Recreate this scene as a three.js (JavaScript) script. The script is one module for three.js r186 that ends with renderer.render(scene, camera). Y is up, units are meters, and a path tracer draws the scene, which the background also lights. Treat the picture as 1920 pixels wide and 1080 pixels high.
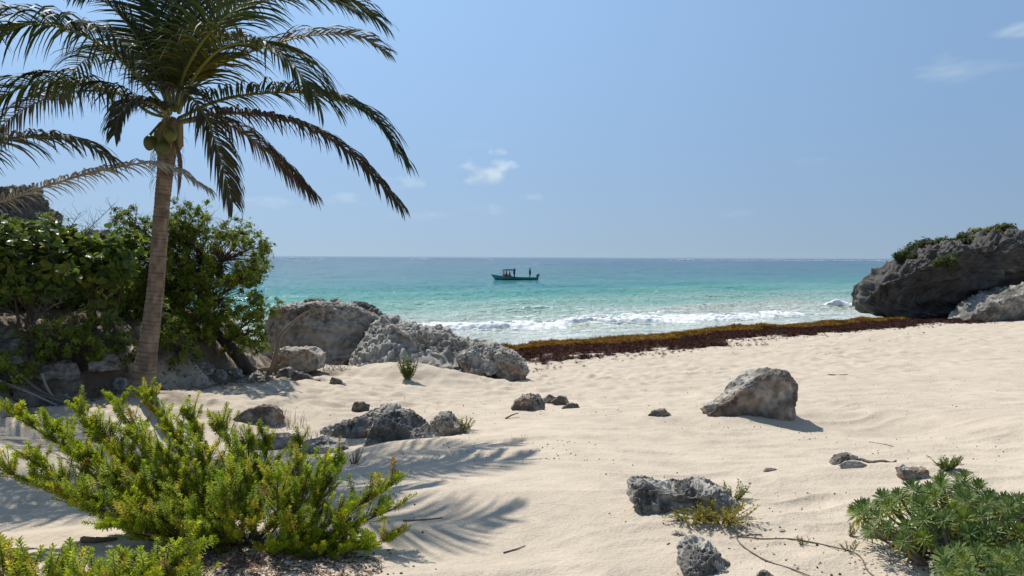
import * as THREE from 'three';
import { mergeGeometries, mergeVertices } from 'three/addons/utils/BufferGeometryUtils.js';
import { MarchingCubes } from 'three/addons/objects/MarchingCubes.js';

// ------------------------------------------------------------------ camera, sky, sun, exposure
const V = (x, y, z) => new THREE.Vector3(x, y, z), C = (r, g, b) => new THREE.Color().setRGB(r, g, b);
const DEG = Math.PI / 180;
const scene = new THREE.Scene();
const camera = new THREE.PerspectiveCamera(40, 16 / 9, 0.1, 60000);
camera.position.set(0, 3.4, 0);
camera.rotation.set(-2.2 * DEG, 0, 0.25 * DEG, 'XYZ');
const renderer = new THREE.WebGLRenderer({ antialias: true });
renderer.toneMapping = THREE.LinearToneMapping;
renderer.toneMappingExposure = 1.08;
renderer.shadowMap.enabled = true;

const SUN_AZ = -28 * DEG, SUN_EL = 50 * DEG;              // the sun stands ahead and to the left of the view down the beach
const sunDir = V(Math.sin(SUN_AZ) * Math.cos(SUN_EL), Math.sin(SUN_EL), -Math.cos(SUN_AZ) * Math.cos(SUN_EL));
const sun = new THREE.DirectionalLight(C(1, 0.95, 0.87), 4.6);
sun.position.copy(sunDir).multiplyScalar(60);
sun.castShadow = true; sun.shadow.mapSize.set(4096, 4096); sun.shadow.radius = 1.0; sun.shadow.bias = -0.0005;
Object.assign(sun.shadow.camera, { left: -45, right: 45, top: 45, bottom: -45, near: 1, far: 200 });
scene.add(sun, sun.target);

// ------------------------------------------------------------------ noise and helpers
function rng(seed) { let a = seed >>> 0; return () => { a = (a + 0x6D2B79F5) | 0; let t = Math.imul(a ^ (a >>> 15), 1 | a); t = (t + Math.imul(t ^ (t >>> 7), 61 | t)) ^ t; return ((t ^ (t >>> 14)) >>> 0) / 4294967296; }; }
const hsh = (x, y, z) => { let h = Math.imul(x, 374761393) + Math.imul(y, 668265263) + Math.imul(z, 1274126177) | 0; h = Math.imul(h ^ (h >>> 13), 1274126177); return ((h ^ (h >>> 16)) >>> 0) / 4294967296; };
const lerp = (a, b, t) => a + (b - a) * t, clamp = (x, a = 0, b = 1) => x < a ? a : x > b ? b : x;
const smooth = (a, b, x) => { const t = clamp((x - a) / (b - a)); return t * t * (3 - 2 * t); };
function noise(x, y = 0, z = 0) {
  const ix = Math.floor(x), iy = Math.floor(y), iz = Math.floor(z); let u = x - ix, v = y - iy, w = z - iz;
  u = u * u * u * (u * (u * 6 - 15) + 10); v = v * v * v * (v * (v * 6 - 15) + 10); w = w * w * w * (w * (w * 6 - 15) + 10);
  const L = (a, b, t) => a + (b - a) * t;
  return 2 * L(L(L(hsh(ix, iy, iz), hsh(ix + 1, iy, iz), u), L(hsh(ix, iy + 1, iz), hsh(ix + 1, iy + 1, iz), u), v),
    L(L(hsh(ix, iy, iz + 1), hsh(ix + 1, iy, iz + 1), u), L(hsh(ix, iy + 1, iz + 1), hsh(ix + 1, iy + 1, iz + 1), u), v), w) - 1;
}
function fbm(x, y, z, o = 4) { let s = 0, a = 0.5; for (let i = 0; i < o; i++) { s += a * noise(x, y, z); x = x * 2.03 + 17.1; y = y * 2.03 + 3.7; z = z * 2.03 + 9.2; a *= 0.5; } return s; }
function ridge(x, y, z, o = 3) { let s = 0, a = 0.5; for (let i = 0; i < o; i++) { s += a * (1 - Math.abs(noise(x, y, z)) * 1.6); x = x * 2.1 + 5.3; y = y * 2.1 + 1.7; z = z * 2.1 + 8.1; a *= 0.5; } return s; }
function cells(x, y, z) {          // distance to the nearest of one scattered point in each cell
  const ix = Math.floor(x), iy = Math.floor(y), iz = Math.floor(z); let best = 9;
  for (let a = -1; a < 2; a++) for (let b = -1; b < 2; b++) for (let c = -1; c < 2; c++) {
    const X = ix + a, Y = iy + b, Z = iz + c, dx = X + hsh(X, Y, Z) - x, dy = Y + hsh(X + 71, Y, Z + 5) - y, dz = Z + hsh(X, Y + 37, Z + 11) - z, d = dx * dx + dy * dy + dz * dz;
    if (d < best) best = d;
  }
  return Math.sqrt(best);
}
const taken = {};
function numbered(n) { const k = taken[n] = (taken[n] ?? -1) + 1; return k ? `${n}_${String(k).padStart(3, '0')}` : n; }
function shade(o) { o.castShadow = o.receiveShadow = true; return o; }
function tag(o, label, category, group) { o.userData.label = label; if (category) o.userData.category = category; if (group) o.userData.group = group; return o; }
function thing(name, label, category, pos = [0, 0, 0], group) { const o = new THREE.Group(); o.name = numbered(name); o.position.set(...pos); scene.add(o); return tag(o, label, category, group); }
function part(parent, name, geo, mat) { const m = shade(new THREE.Mesh(geo, mat)); m.name = name; parent.add(m); return m; }
function single(name, geo, mat, label, category, pos = [0, 0, 0], group) { const m = shade(new THREE.Mesh(geo, mat)); m.name = numbered(name); m.position.set(...pos); scene.add(m); return tag(m, label, category, group); }
class MB {                          // collects strips, tubes and leaves into one geometry
  constructor() { this.p = []; this.i = []; this.c = []; this.hasC = false; }
  v(a, c) { this.p.push(a.x, a.y, a.z); if (c) { this.hasC = true; this.c.push(c.r, c.g, c.b); } else this.c.push(1, 1, 1); return this.p.length / 3 - 1; }
  tri(a, b, c) { this.i.push(a, b, c); }
  ribbon(mid, side, half, c) {      // a strip along mid, side[k] * half[k] to either edge
    let l, r;
    for (let k = 0; k < mid.length; k++) {
      const a = this.v(mid[k].clone().addScaledVector(side[k], -half[k]), c), b = this.v(mid[k].clone().addScaledVector(side[k], half[k]), c);
      if (k) { this.tri(l, r, b); this.tri(l, b, a); } l = a; r = b;
    }
  }
  tube(path, radii, seg = 6, c, lump) {
    let n = V(0, 0, 1); const rows = [];
    for (let k = 0; k < path.length; k++) {
      const t = path[Math.min(k + 1, path.length - 1)].clone().sub(path[Math.max(k - 1, 0)]).normalize();
      n.addScaledVector(t, -n.dot(t)); if (n.lengthSq() < 1e-6) n = V(1, 0.2, 0.1).addScaledVector(t, -t.dot(V(1, 0.2, 0.1))); n.normalize();
      const b = t.clone().cross(n), row = [];
      for (let s = 0; s < seg; s++) {
        const a = s / seg * 2 * Math.PI, r = radii[k] * (lump ? lump(k, a) : 1);
        row.push(this.v(path[k].clone().addScaledVector(n, Math.cos(a) * r).addScaledVector(b, Math.sin(a) * r), typeof c === 'function' ? c(k, a) : c));
      }
      rows.push(row);
      if (k) for (let s = 0; s < seg; s++) { const s2 = (s + 1) % seg, q = rows[k - 1]; this.tri(q[s], q[s2], row[s2]); this.tri(q[s], row[s2], row[s]); }
    }
    for (const [row, at, f] of [[rows[0], path[0], 1], [rows.at(-1), path.at(-1), 0]]) {
      const m = this.v(at, typeof c === 'function' ? c(f ? 0 : path.length - 1, 0) : c);
      for (let s = 0; s < seg; s++) f ? this.tri(m, row[(s + 1) % seg], row[s]) : this.tri(m, row[s], row[(s + 1) % seg]);
    }
  }
  leaf(at, d, up, len, w, bend = 0.3, c, fat = 0.5) {   // a pointed leaf of six triangles, folded along its rib
    const s = d.clone().cross(up).normalize(), n = s.clone().cross(d).normalize();
    const q = (t, o, lift) => at.clone().addScaledVector(d, len * t).addScaledVector(n, -bend * len * t * t + lift).addScaledVector(s, o);
    const a = this.v(q(0, 0, 0), c), l1 = this.v(q(fat, -w / 2, w * 0.12), c), m1 = this.v(q(fat, 0, 0), c), r1 = this.v(q(fat, w / 2, w * 0.12), c);
    const l2 = this.v(q(0.85, -w * 0.32, w * 0.08), c), r2 = this.v(q(0.85, w * 0.32, w * 0.08), c), e = this.v(q(1, 0, 0), c);
    this.tri(a, m1, l1); this.tri(a, r1, m1); this.tri(l1, m1, l2); this.tri(m1, r1, r2); this.tri(m1, e, l2); this.tri(m1, r2, e);
  }
  box(x0, x1, y0, y1, z0, z1) { const g = new THREE.BoxGeometry(x1 - x0, y1 - y0, z1 - z0).translate((x0 + x1) / 2, (y0 + y1) / 2, (z0 + z1) / 2); this.add(g); }
  add(g, c) { const o = this.p.length / 3, P = g.attributes.position; for (let k = 0; k < P.count; k++) this.v(V(P.getX(k), P.getY(k), P.getZ(k)), c); const I = g.index; if (I) for (let k = 0; k < I.count; k++) this.i.push(o + I.getX(k)); else for (let k = 0; k < P.count; k++) this.i.push(o + k); }
  geo() { const g = new THREE.BufferGeometry(); g.setAttribute('position', new THREE.Float32BufferAttribute(this.p, 3)); g.setAttribute('color', new THREE.Float32BufferAttribute(this.c, 3)); g.setIndex(this.i); g.computeVertexNormals(); return g; }
}
const spline = (pts, n) => new THREE.CatmullRomCurve3(pts.map((p) => p.isVector3 ? p : V(p[0], p[1], p[2])), false, 'centripetal').getSpacedPoints(n);
const yAxis = V(0, 1, 0);
function placed(p, d, roll, s) {    // matrix that puts a y-up piece at p, pointing along d
  const q = new THREE.Quaternion().setFromUnitVectors(yAxis, d.clone().normalize()).multiply(new THREE.Quaternion().setFromAxisAngle(yAxis, roll));
  return new THREE.Matrix4().compose(p, q, typeof s === 'number' ? V(s, s, s) : s);
}
// pieces[]: {m: Matrix4, g: variant, k: tone, c: Color}. The first `own` become meshes of their own, the rest one InstancedMesh for each variant.
function scatter(parent, name, rest, geos, mats, pieces, own = 0) {
  pieces.slice(0, own).forEach((q) => { const m = part(parent, name, geos[q.g], mats[q.k % mats.length]); q.m.decompose(m.position, m.quaternion, m.scale); });
  geos.forEach((g, gi) => {
    const l = pieces.slice(own).filter((q) => q.g === gi); if (!l.length) return;
    const im = shade(new THREE.InstancedMesh(g, mats[0].userData.white ?? mats[0], l.length)); im.name = rest; im.userData.kind = 'stuff';
    l.forEach((q, k) => { im.setMatrixAt(k, q.m); im.setColorAt(k, q.c); });
    parent.add(im);
  });
}
function leafMats(tones, o = {}) {  // one material for each tone, and a white one for tinted instances
  const mk = (c) => new THREE.MeshPhysicalMaterial({ color: c, roughness: 0.92, transmission: 0.42, thickness: 0, clearcoat: 0.22, clearcoatRoughness: 0.4, specularIntensity: 0.4, side: THREE.DoubleSide, vertexColors: true, ...o });
  const l = tones.map(mk); l[0].userData.white = mk(C(1, 1, 1)); l.tones = tones; return l;
}
const std = (c, roughness = 0.9, o = {}) => new THREE.MeshStandardMaterial({ color: c, roughness, side: THREE.DoubleSide, ...o });
function tile(size, fn, srgb) {     // a texture that repeats: fn(u, v) gives 0..1 or [r, g, b]
  const d = new Uint8Array(size * size * 4);
  for (let j = 0; j < size; j++) for (let i = 0; i < size; i++) { const r = fn(i / size, j / size), o = (j * size + i) * 4; for (let k = 0; k < 3; k++) d[o + k] = clamp(Array.isArray(r) ? r[k] : r) * 255; d[o + 3] = 255; }
  const t = new THREE.DataTexture(d, size, size); t.wrapS = t.wrapT = THREE.RepeatWrapping; t.magFilter = THREE.LinearFilter; t.minFilter = THREE.LinearMipmapLinearFilter; t.generateMipmaps = true; if (srgb) t.colorSpace = THREE.SRGBColorSpace; t.needsUpdate = true; return t;
}
function wrapNoise(u, v, n, s) {    // value noise that repeats after n cells
  const x = u * n, y = v * n, ix = Math.floor(x), iy = Math.floor(y); let a = x - ix, b = y - iy; a = a * a * (3 - 2 * a); b = b * b * (3 - 2 * b);
  const h = (i, j) => hsh(((i % n) + n) % n, ((j % n) + n) % n, s); return lerp(lerp(h(ix, iy), h(ix + 1, iy), a), lerp(h(ix, iy + 1), h(ix + 1, iy + 1), a), b);
}

// ------------------------------------------------------------------ the sky: clear tropical air, a few fair-weather puffs
{
  const W = 4096, H = 2048, d = new Float32Array(W * H * 4), hor = [0.385, 0.525, 0.68], mid = [0.255, 0.45, 0.77], zen = [0.10, 0.155, 0.27];
  const puffs = [], R = rng(5), puff = (az, el, rx, ry, a, seed, soft = 1) => puffs.push({ az: az * DEG, el: el * DEG, rx: rx * DEG, ry: ry * DEG, a, seed, soft });
  puff(-1.9, 6.0, 2.4, 1.15, 1, 1); puff(-1.1, 7.5, 0.7, 0.35, 0.45, 2); puff(-7.5, 5.2, 1.6, 0.7, 0.35, 3); puff(-11.5, 4.0, 2.4, 0.6, 0.3, 4); puff(-17, 3.6, 2.2, 0.6, 0.3, 5); puff(1.3, 4.3, 1, 0.4, 0.35, 6); puff(-6, 3.0, 3.5, 0.5, 0.22, 8); puff(-2, 3.4, 2, 0.5, 0.25, 7);
  puff(30.5, 11.6, 3.8, 0.7, 0.5, 9, 2); puff(33, 13.6, 2.0, 0.5, 0.5, 10, 2); puff(28.4, 12.6, 1.3, 0.4, 0.35, 11, 2); puff(20.5, 6.6, 1.5, 0.5, 0.22, 12, 2); puff(-4, 8.2, 4.5, 0.5, 0.16, 13, 2); puff(15.5, 3.0, 1.6, 0.4, 0.12, 14, 2);
  for (let k = 0; k < 44; k++) { const az = -180 + 360 * R(), el = 2.5 + 14 * R() ** 1.6; if (Math.abs(az) > 40) puff(az, el, 1 + 3 * R(), 0.4 + 0.6 * R(), 0.2 + 0.5 * R(), 20 + k, R() < 0.5 ? 1 : 2); }
  for (let j = 0; j < H; j++) {
    const el = ((j + 0.5) / H - 0.5) * Math.PI, se = Math.sin(el), ce = Math.cos(el), e = Math.max(0, el / DEG);
    const near = puffs.filter((p) => Math.abs(el - p.el) < p.ry * 2.2);
    for (let i = 0; i < W; i++) {
      const o = (j * W + i) * 4, phi = ((i + 0.5) / W - 0.5) * 2 * Math.PI, x = ce * Math.cos(phi), z = ce * Math.sin(phi);
      const g = Math.acos(clamp(x * sunDir.x + se * sunDir.y + z * sunDir.z, -1, 1)) / DEG;
      const a = 1 - Math.exp(-e / 6.5), b = 1 - Math.exp(-((e / 48) ** 2)), halo = 0.92 * Math.exp(-((g / 44) ** 2)) + 0.14 * Math.exp(-((g / 80) ** 2)) + 0.5 * Math.exp(-((g / 9) ** 2)), gain = 0.62 + halo;
      let r = lerp(lerp(hor[0], mid[0], a), zen[0], b) * gain + halo * 0.075, gg = lerp(lerp(hor[1], mid[1], a), zen[1], b) * gain + halo * 0.06, bl = lerp(lerp(hor[2], mid[2], a), zen[2], b) * gain;
      if (el < 0) { const k = Math.exp(el / DEG / 1.5); r = lerp(0.16, r, k); gg = lerp(0.27, gg, k); bl = lerp(0.34, bl, k); }
      const az = Math.atan2(x, -z);
      for (const p of near) {
        let da = az - p.az; if (da > Math.PI) da -= 2 * Math.PI; if (da < -Math.PI) da += 2 * Math.PI;
        const ux = da / p.rx, uy = (el - p.el) / p.ry; if (Math.abs(ux) > 2) continue;
        const k = p.soft === 2 ? 0.9 : 2.0, n = fbm(ux * k + p.seed * 7.3, uy * k * (p.soft === 2 ? 1.2 : 0.8) - (p.soft === 2 ? ux * 0.5 : 0), p.seed, 5);
        const flat = uy < 0 && p.soft === 1 ? 1.5 : 1, body = 1 - (ux * ux + uy * uy * flat * flat) + n * 1.5, al = smooth(0.0, p.soft === 2 ? 1.6 : 1.7, body) * p.a * smooth(2, 1.3, Math.abs(ux)) * smooth(2.1, 1.4, Math.abs(uy));
        const top = 0.62 + 0.2 * clamp(uy * 0.6 + n + 0.3); r = lerp(r, top * 0.96 * (0.78 + 0.7 * halo), al * 0.6); gg = lerp(gg, top * 1.0 * (0.78 + 0.7 * halo), al * 0.75); bl = lerp(bl, top * 1.08 * (0.78 + 0.7 * halo), al * 0.75);
      }
      d[o] = r; d[o + 1] = gg; d[o + 2] = bl; d[o + 3] = 1;
    }
  }
  const t = new THREE.DataTexture(d, W, H, THREE.RGBAFormat, THREE.FloatType); t.mapping = THREE.EquirectangularReflectionMapping; t.magFilter = t.minFilter = THREE.LinearFilter; t.needsUpdate = true;
  scene.background = t; scene.environment = t;
}

// ------------------------------------------------------------------ the lie of the land (metres; the still sea is y = 0)
const FOOT = [[-30, -7.5], [-12, -9.3], [-9, -10.1], [-6.9, -10.8], [-5.8, -11.5], [-4.9, -12.8], [-4.5, -14.4], [-4.9, -17], [-6.5, -20], [-9, -23], [-16, -27]];   // foot of the bank
const shoreD = (x, z) => (z + 30 + 0.65 * x) / 1.193;                                                     // metres inland of the waterline
const shoreP = (t, d) => V((t + 0.65 * d) / 1.193, 0, -30 + (-0.65 * t + d) / 1.193);                       // t along the shore, d inland
function bankQ(x, z) {                                                                                   // metres behind the foot of the bank
  let best = 1e9, sg = 1;
  for (let k = 0; k + 1 < FOOT.length; k++) {
    const [ax, az] = FOOT[k], dx = FOOT[k + 1][0] - ax, dz = FOOT[k + 1][1] - az, t = clamp(((x - ax) * dx + (z - az) * dz) / (dx * dx + dz * dz)), ex = x - ax - t * dx, ez = z - az - t * dz, d = Math.hypot(ex, ez);
    if (d < best) { best = d; sg = dx * ez - dz * ex < 0 ? 1 : -1; }
  }
  return best * sg;
}
const MOUNDS = [[4.9, -10.1, -0.16, 1.0, 0.8], [3.75, -10.3, -0.05, 0.5, 0.4], [3.1, -10.6, 0.07, 0.7, 0.35], [-2.0, -16.3, 0.34, 1.3, 0.75], [-0.5, -16.5, 0.06, 0.8, 0.5], [-1.2, -8.9, 0.1, 0.7, 0.4], [1.3, -5.9, 0.05, 0.7, 0.4], [3.5, -7.3, 0.06, 0.9, 0.35], [-5.35, -11.4, 0.06, 0.6, 0.5], [2.05, -10.7, 0.05, 0.4, 0.25], [-3.5, -10.7, 0.05, 0.8, 0.5], [2.9, -4.9, 0.05, 1.0, 0.6], [-0.6, -6.6, 0.05, 1.4, 0.4], [6.3, -9.2, 0.08, 1.6, 0.5]];
function groundY(x, z, fine = true) {
  const d = shoreD(x, z) + 0.5 * noise(x * 0.21, 3, z * 0.21); let h = d < 0 ? Math.max(-5, 0.045 * d) : d < 22 ? 0.068 * d : 1.496 + 0.02 * Math.min(d - 22, 40);
  const near = x * x + z * z < 3000; if (!near) return h;
  const q = x < 6 ? bankQ(x, z) : -9; const f = smooth(-2, 5, d);
  h += f * (q < 0 ? 0.5 * Math.exp(-((q / 2.5) ** 2)) : 0.5 + 1.1 * smooth(0, 1.3, q) + 0.5 * smooth(1.3, 5, q));
  if (q > -0.3) h += f * smooth(-0.3, 0.5, q) * (0.30 * fbm(x * 1.3, 7, z * 1.3, 4) + 0.12 * fbm(x * 4, 9, z * 4, 3));
  for (const [mx, mz, a, rx, rz] of MOUNDS) { const k = ((x - mx) / rx) ** 2 + ((z - mz) / rz) ** 2; if (k < 9) h += a * Math.exp(-k); }
  h += 0.05 * noise(x * 0.45, 1, z * 0.6);
  if (fine && d > 0.5) {
    const dry = smooth(0.5, 4, d), trod = smooth(19, 11, d) * dry, swept = smooth(8, 14, d), wx = x + 0.5 * noise(x * 0.7, 5, z * 0.7), wz = z + 0.22 * noise(x * 1.1, 8, z * 1.1) + 0.1 * x;
    const r1 = noise(wx * 0.9, 2, wz * 3.4), r2 = noise(wx * 2.1, 4, wz * 6.3), f1 = noise(x * 3.1, 6, z * 3.3), f2 = noise(x * 6.7, 12, z * 6.1), patch = 0.5 + 0.5 * noise(x * 0.5, 15, z * 0.5);
    h += swept * (0.028 * (1 - Math.abs(r1)) ** 1.6 * (0.4 + patch) + 0.013 * r2 * patch);
    h += trod * (0.055 * Math.min(0.2, f1) + 0.03 * f2) * (0.55 + 0.7 * patch) + dry * 0.0035 * noise(x * 14, 20, z * 17);
  }
  return h;
}
const onGround = (x, z, up = 0) => V(x, groundY(x, z) + up, z);
function fan(radii, angles, f) {    // a sheet of rings and spokes; f(x, z) gives [y, r, g, b]
  const nA = angles.length, nR = radii.length, P = new Float32Array(nA * nR * 3), K = new Float32Array(nA * nR * 3), U = new Float32Array(nA * nR * 2), I = new Uint32Array((nA - 1) * (nR - 1) * 6); let w = 0;
  for (let j = 0; j < nR; j++) for (let i = 0; i < nA; i++) { const x = radii[j] * Math.sin(angles[i]), z = -radii[j] * Math.cos(angles[i]), r = f(x, z, radii[j]), o = j * nA + i; P.set([x, r[0], z], o * 3); K.set([r[1], r[2], r[3]], o * 3); U.set([x, z], o * 2); }
  for (let j = 0; j + 1 < nR; j++) for (let i = 0; i + 1 < nA; i++) { const a = j * nA + i, b = a + 1, c = a + nA, e = c + 1; I.set([a, b, e, a, e, c], w); w += 6; }
  const g = new THREE.BufferGeometry(); g.setAttribute('position', new THREE.BufferAttribute(P, 3)); g.setAttribute('color', new THREE.BufferAttribute(K, 3)); g.setAttribute('uv', new THREE.BufferAttribute(U, 2)); g.setIndex(new THREE.BufferAttribute(I, 1)); g.computeVertexNormals(); return g;
}
const span = (a, b, n) => Array.from({ length: n }, (_, k) => lerp(a, b, k / n)), geoSpan = (a, b, n) => Array.from({ length: n }, (_, k) => a * (b / a) ** (k / n));

// ------------------------------------------------------------------ sand
{
  const bump = tile(512, (u, v) => 0.30 * wrapNoise(u, v, 24, 1) + 0.30 * wrapNoise(u, v, 60, 2) + 0.25 * wrapNoise(u, v, 140, 3) + 0.15 * hsh(u * 512 | 0, v * 512 | 0, 4)); bump.repeat.set(0.7, 0.7);
  const grain = tile(1024, (u, v) => { const i = u * 1024 | 0, j = v * 1024 | 0, s = 0.90 + 0.06 * wrapNoise(u, v, 16, 7) + 0.05 * wrapNoise(u, v, 200, 8) - 0.05 * hsh(i, j, 9), dark = wrapNoise(u, v, 400, 11) > 0.93 && wrapNoise(u, v, 9, 12) > 0.45 ? 0.72 : 1; return [s * dark, s * dark * 0.995, s * dark * 0.985]; }, true); grain.repeat.set(0.37, 0.37);
  const g = fan([0.05, ...geoSpan(0.4, 2.6, 12), ...geoSpan(2.6, 60, 620), ...geoSpan(60, 700, 24), 700], [...span(-Math.PI, -42 * DEG, 46), ...span(-42 * DEG, 42 * DEG, 540), ...span(42 * DEG, Math.PI, 46), Math.PI], (x, z) => {
    const y = groundY(x, z), d = shoreD(x, z), q = x < 6 && x * x + z * z < 3000 ? bankQ(x, z) : -9;
    const tone = 1 + 0.06 * fbm(x * 0.35, 1, z * 0.5, 3) + 0.05 * noise(x * 3, 2, z * 3); let r = 0.63 * tone, gg = 0.535 * tone, b = 0.42 * tone;
    const wet = smooth(2.2, 0.8, d + 0.4 * noise(x * 0.8, 3, z * 0.8)); r *= 1 - 0.5 * wet; gg *= 1 - 0.52 * wet; b *= 1 - 0.52 * wet;
    const n = fbm(x * 1.7, 4, z * 1.7, 4) + 0.35 * fbm(x * 7, 5, z * 7, 3), soil = smooth(-0.7, 0.4, q + 0.15 + n * 1.5) * smooth(-0.35, 0.25, n + 0.3 + 0.2 * smooth(0.2, 1.2, q));
    if (q > -1.5) { r = lerp(r, 0.20 + 0.06 * n, soil); gg = lerp(gg, 0.145 + 0.05 * n, soil); b = lerp(b, 0.10 + 0.04 * n, soil); }
    return [y, r, gg, b];
  });
  const m = new THREE.MeshStandardMaterial({ vertexColors: true, map: grain, bumpMap: bump, bumpScale: 0.012, roughness: 0.95, side: THREE.DoubleSide });
  const s = single('beach_sand', g, m, 'pale cream beach sand with wind ripples, footprints and a low bank'); s.userData.kind = 'structure';
}

// ------------------------------------------------------------------ sea
const SWELL = [[6.4, -2, 24, 0.34, 1.3], [15, 6, 17, 0.30, 1.7], [8.6, 29.5, 36, 0.42, 1.3], [24, -30, 60, 0.22, 2.6], [37, -60, 120, 0.22, 3.2], [13.2, 20, 29, 0.22, 1.6], [52, -90, 200, 0.2, 3.6], [11, -2, 21, 0.14, 1.3]];   // offshore metres, from and to along the shore, height, half width
const swellW = (s, t) => s[0] + 1.1 * noise(t * 0.16, s[0]) + (s[0] < 7 ? 3.2 * smooth(6, -3, t) : 0) + 0.3 * noise(t * 0.7, s[0] + 3);
function swellAt(t, w) { let h = 0; for (const s of SWELL) { const k = smooth(s[1] - 3, s[1] + 3, t) * smooth(s[2] + 3, s[2] - 3, t); if (k <= 0) continue; const u = (w - swellW(s, t)) / s[4]; if (Math.abs(u) < 4) h += s[3] * k * Math.exp(-(u < 0 ? u * u * 2.4 : u * u * 0.5)); } return h; }
{
  const sea = thing('sea', 'turquoise tropical sea with milky surf along the beach'); sea.userData.kind = 'structure';
  const stops = [[-9, 0.56, 0.57, 0.50], [3, 0.50, 0.555, 0.49], [10, 0.43, 0.525, 0.445], [17, 0.32, 0.465, 0.385], [27, 0.17, 0.39, 0.315], [42, 0.085, 0.315, 0.27], [60, 0.05, 0.24, 0.24], [120, 0.038, 0.175, 0.205], [320, 0.03, 0.13, 0.175], [900, 0.03, 0.10, 0.16], [1500, 0.03, 0.075, 0.14], [1e6, 0.03, 0.065, 0.125]];
  const tint = (w) => { let k = 1; while (stops[k][0] < w) k++; const a = stops[k - 1], b = stops[k], t = clamp((w - a[0]) / (b[0] - a[0])); return [1, 2, 3].map((c) => lerp(a[c], b[c], t)); };
  const g = fan([...geoSpan(18, 95, 330), ...geoSpan(95, 45000, 250), 45000], [...span(-100 * DEG, -40 * DEG, 30), ...span(-40 * DEG, 42 * DEG, 560), ...span(42 * DEG, 120 * DEG, 30), 120 * DEG], (x, z, R) => {
    const w = -shoreD(x, z), t = (x - 0.65 * (z + 30)) / 1.193, open = smooth(0, 25, w), far = smooth(600, 150, R);
    const wind = x * 0.35 - z * 0.94;
    let y = 0.006 + swellAt(t, w) + open * far * (0.10 * noise(t * 0.13, w * 0.27, 3) + 0.07 * noise(t * 0.35, w * 0.8, 5)) + smooth(-1, 8, w) * smooth(250, 60, R) * (0.045 * noise(x * 1.1, wind * 2.1, 7) + 0.022 * noise(x * 2.7, wind * 4.6, 9));
    if (R > 150) y += far * 0.0 + smooth(150, 400, R) * smooth(6000, 900, R) * 0.22 * noise(x * 0.02 + 5, z * 0.045, 4);
    if (w < 0) y -= smooth(0, 4, -w) * 0.12;
    const warp = w * (1 + 0.30 * fbm(x * 0.028, 2, z * 0.05, 3)) + smooth(5, 30, w) * 9 * fbm(t * 0.07, w * 0.16, 6, 3) + 2.0 * noise(t * 0.3, w * 0.55, 4); let [r, gg, b] = tint(warp);
    const silt = smooth(0.05, 0.35, fbm(t * 0.09 + 3, w * 0.28, 8, 4)) * smooth(30, 14, w) * smooth(4, 10, w); r = lerp(r, 0.50, silt * 0.6); gg = lerp(gg, 0.47, silt * 0.6); b = lerp(b, 0.37, silt * 0.6);   // stirred-up sand
    const weed = smooth(0.12, 0.4, fbm(x * 0.02 + 40, 3, z * 0.06, 4)) * smooth(40, 110, w) * smooth(900, 500, R); r *= 1 - 0.3 * weed; gg *= 1 - 0.28 * weed; b *= 1 - 0.18 * weed;                       // dark sea-grass beds
    const lace = 1 - Math.abs(noise(t * 1.1 + 0.8 * noise(t * 0.6, w, 2), w * 2.2, 11)) * 2.6 - 0.5 * Math.abs(noise(t * 2.6, w * 4.4, 12)), cover = smooth(19, 7, w + 2.5 * noise(t * 0.2, 3)) * smooth(-0.25, 0.5, fbm(t * 0.17, w * 0.5, 13, 3) + 0.12), foam = smooth(0.05, 0.55, lace) * cover;
    r = lerp(r, 0.83, foam); gg = lerp(gg, 0.85, foam); b = lerp(b, 0.83, foam);
    return [y, r, gg, b];
  });
  const bump = tile(512, (u, v) => 0.42 * wrapNoise(u, v, 10, 21) + 0.30 * wrapNoise(u, v, 27, 22) + 0.18 * wrapNoise(u, v, 64, 23) + 0.10 * wrapNoise(u, v, 150, 24)); bump.repeat.set(0.085, 0.14);
  const m = part(sea, 'water', g, new THREE.MeshPhysicalMaterial({ vertexColors: true, bumpMap: bump, bumpScale: 0.55, roughness: 0.10, specularIntensity: 0.08, side: THREE.DoubleSide })); m.userData.kind = 'structure';
  // breaking crests: each a lumpy roll of white water lying on its swell
  const white = new THREE.MeshPhysicalMaterial({ vertexColors: true, roughness: 0.85, side: THREE.DoubleSide });
  function crest(s, t0, t1, hgt, wid, seed) {
    const nT = Math.ceil((t1 - t0) / 0.05), nU = 40, p = [], c = [], I = [];
    for (let i = 0; i <= nT; i++) for (let j = 0; j <= nU; j++) {
      const t = t0 + (t1 - t0) * i / nT, u = j / nU * 2 - 1, end = smooth(t0, t0 + 2.5, t) * smooth(t1, t1 - 2.5, t), width = wid * (0.75 + 0.4 * noise(t * 0.35, seed)), w = swellW(s, t) + u * width - 0.25 * width;
      const prof = u < -0.35 ? smooth(-1, -0.35, u) : smooth(1.05, -0.3, u), lump = fbm(t * 1.2, w * 1.3, seed, 3), fine = fbm(t * 4.2, w * 7.5, seed + 4, 4), gap = smooth(-0.45, 0.05, fbm(t * 0.33, w * 0.5, seed + 8, 3) + 0.16);
      const h = end * (prof * hgt * (0.75 + 0.5 * lump) * (0.35 + 0.65 * gap) + 0.10 * fine * prof) - 0.07 - 0.12 * (1 - end) - 0.10 * (1 - prof) * (1 + lump);
      const q = shoreP(t, -w); p.push(q.x, 0.006 + swellAt(t, w) * 0.9 + h, q.z); const k = 0.87 + 0.05 * fine; c.push(k, k * 1.01, k);
      if (i && j) { const a = p.length / 3 - 1; I.push(a, a - 1, a - nU - 2, a, a - nU - 2, a - nU - 1); }
    }
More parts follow.
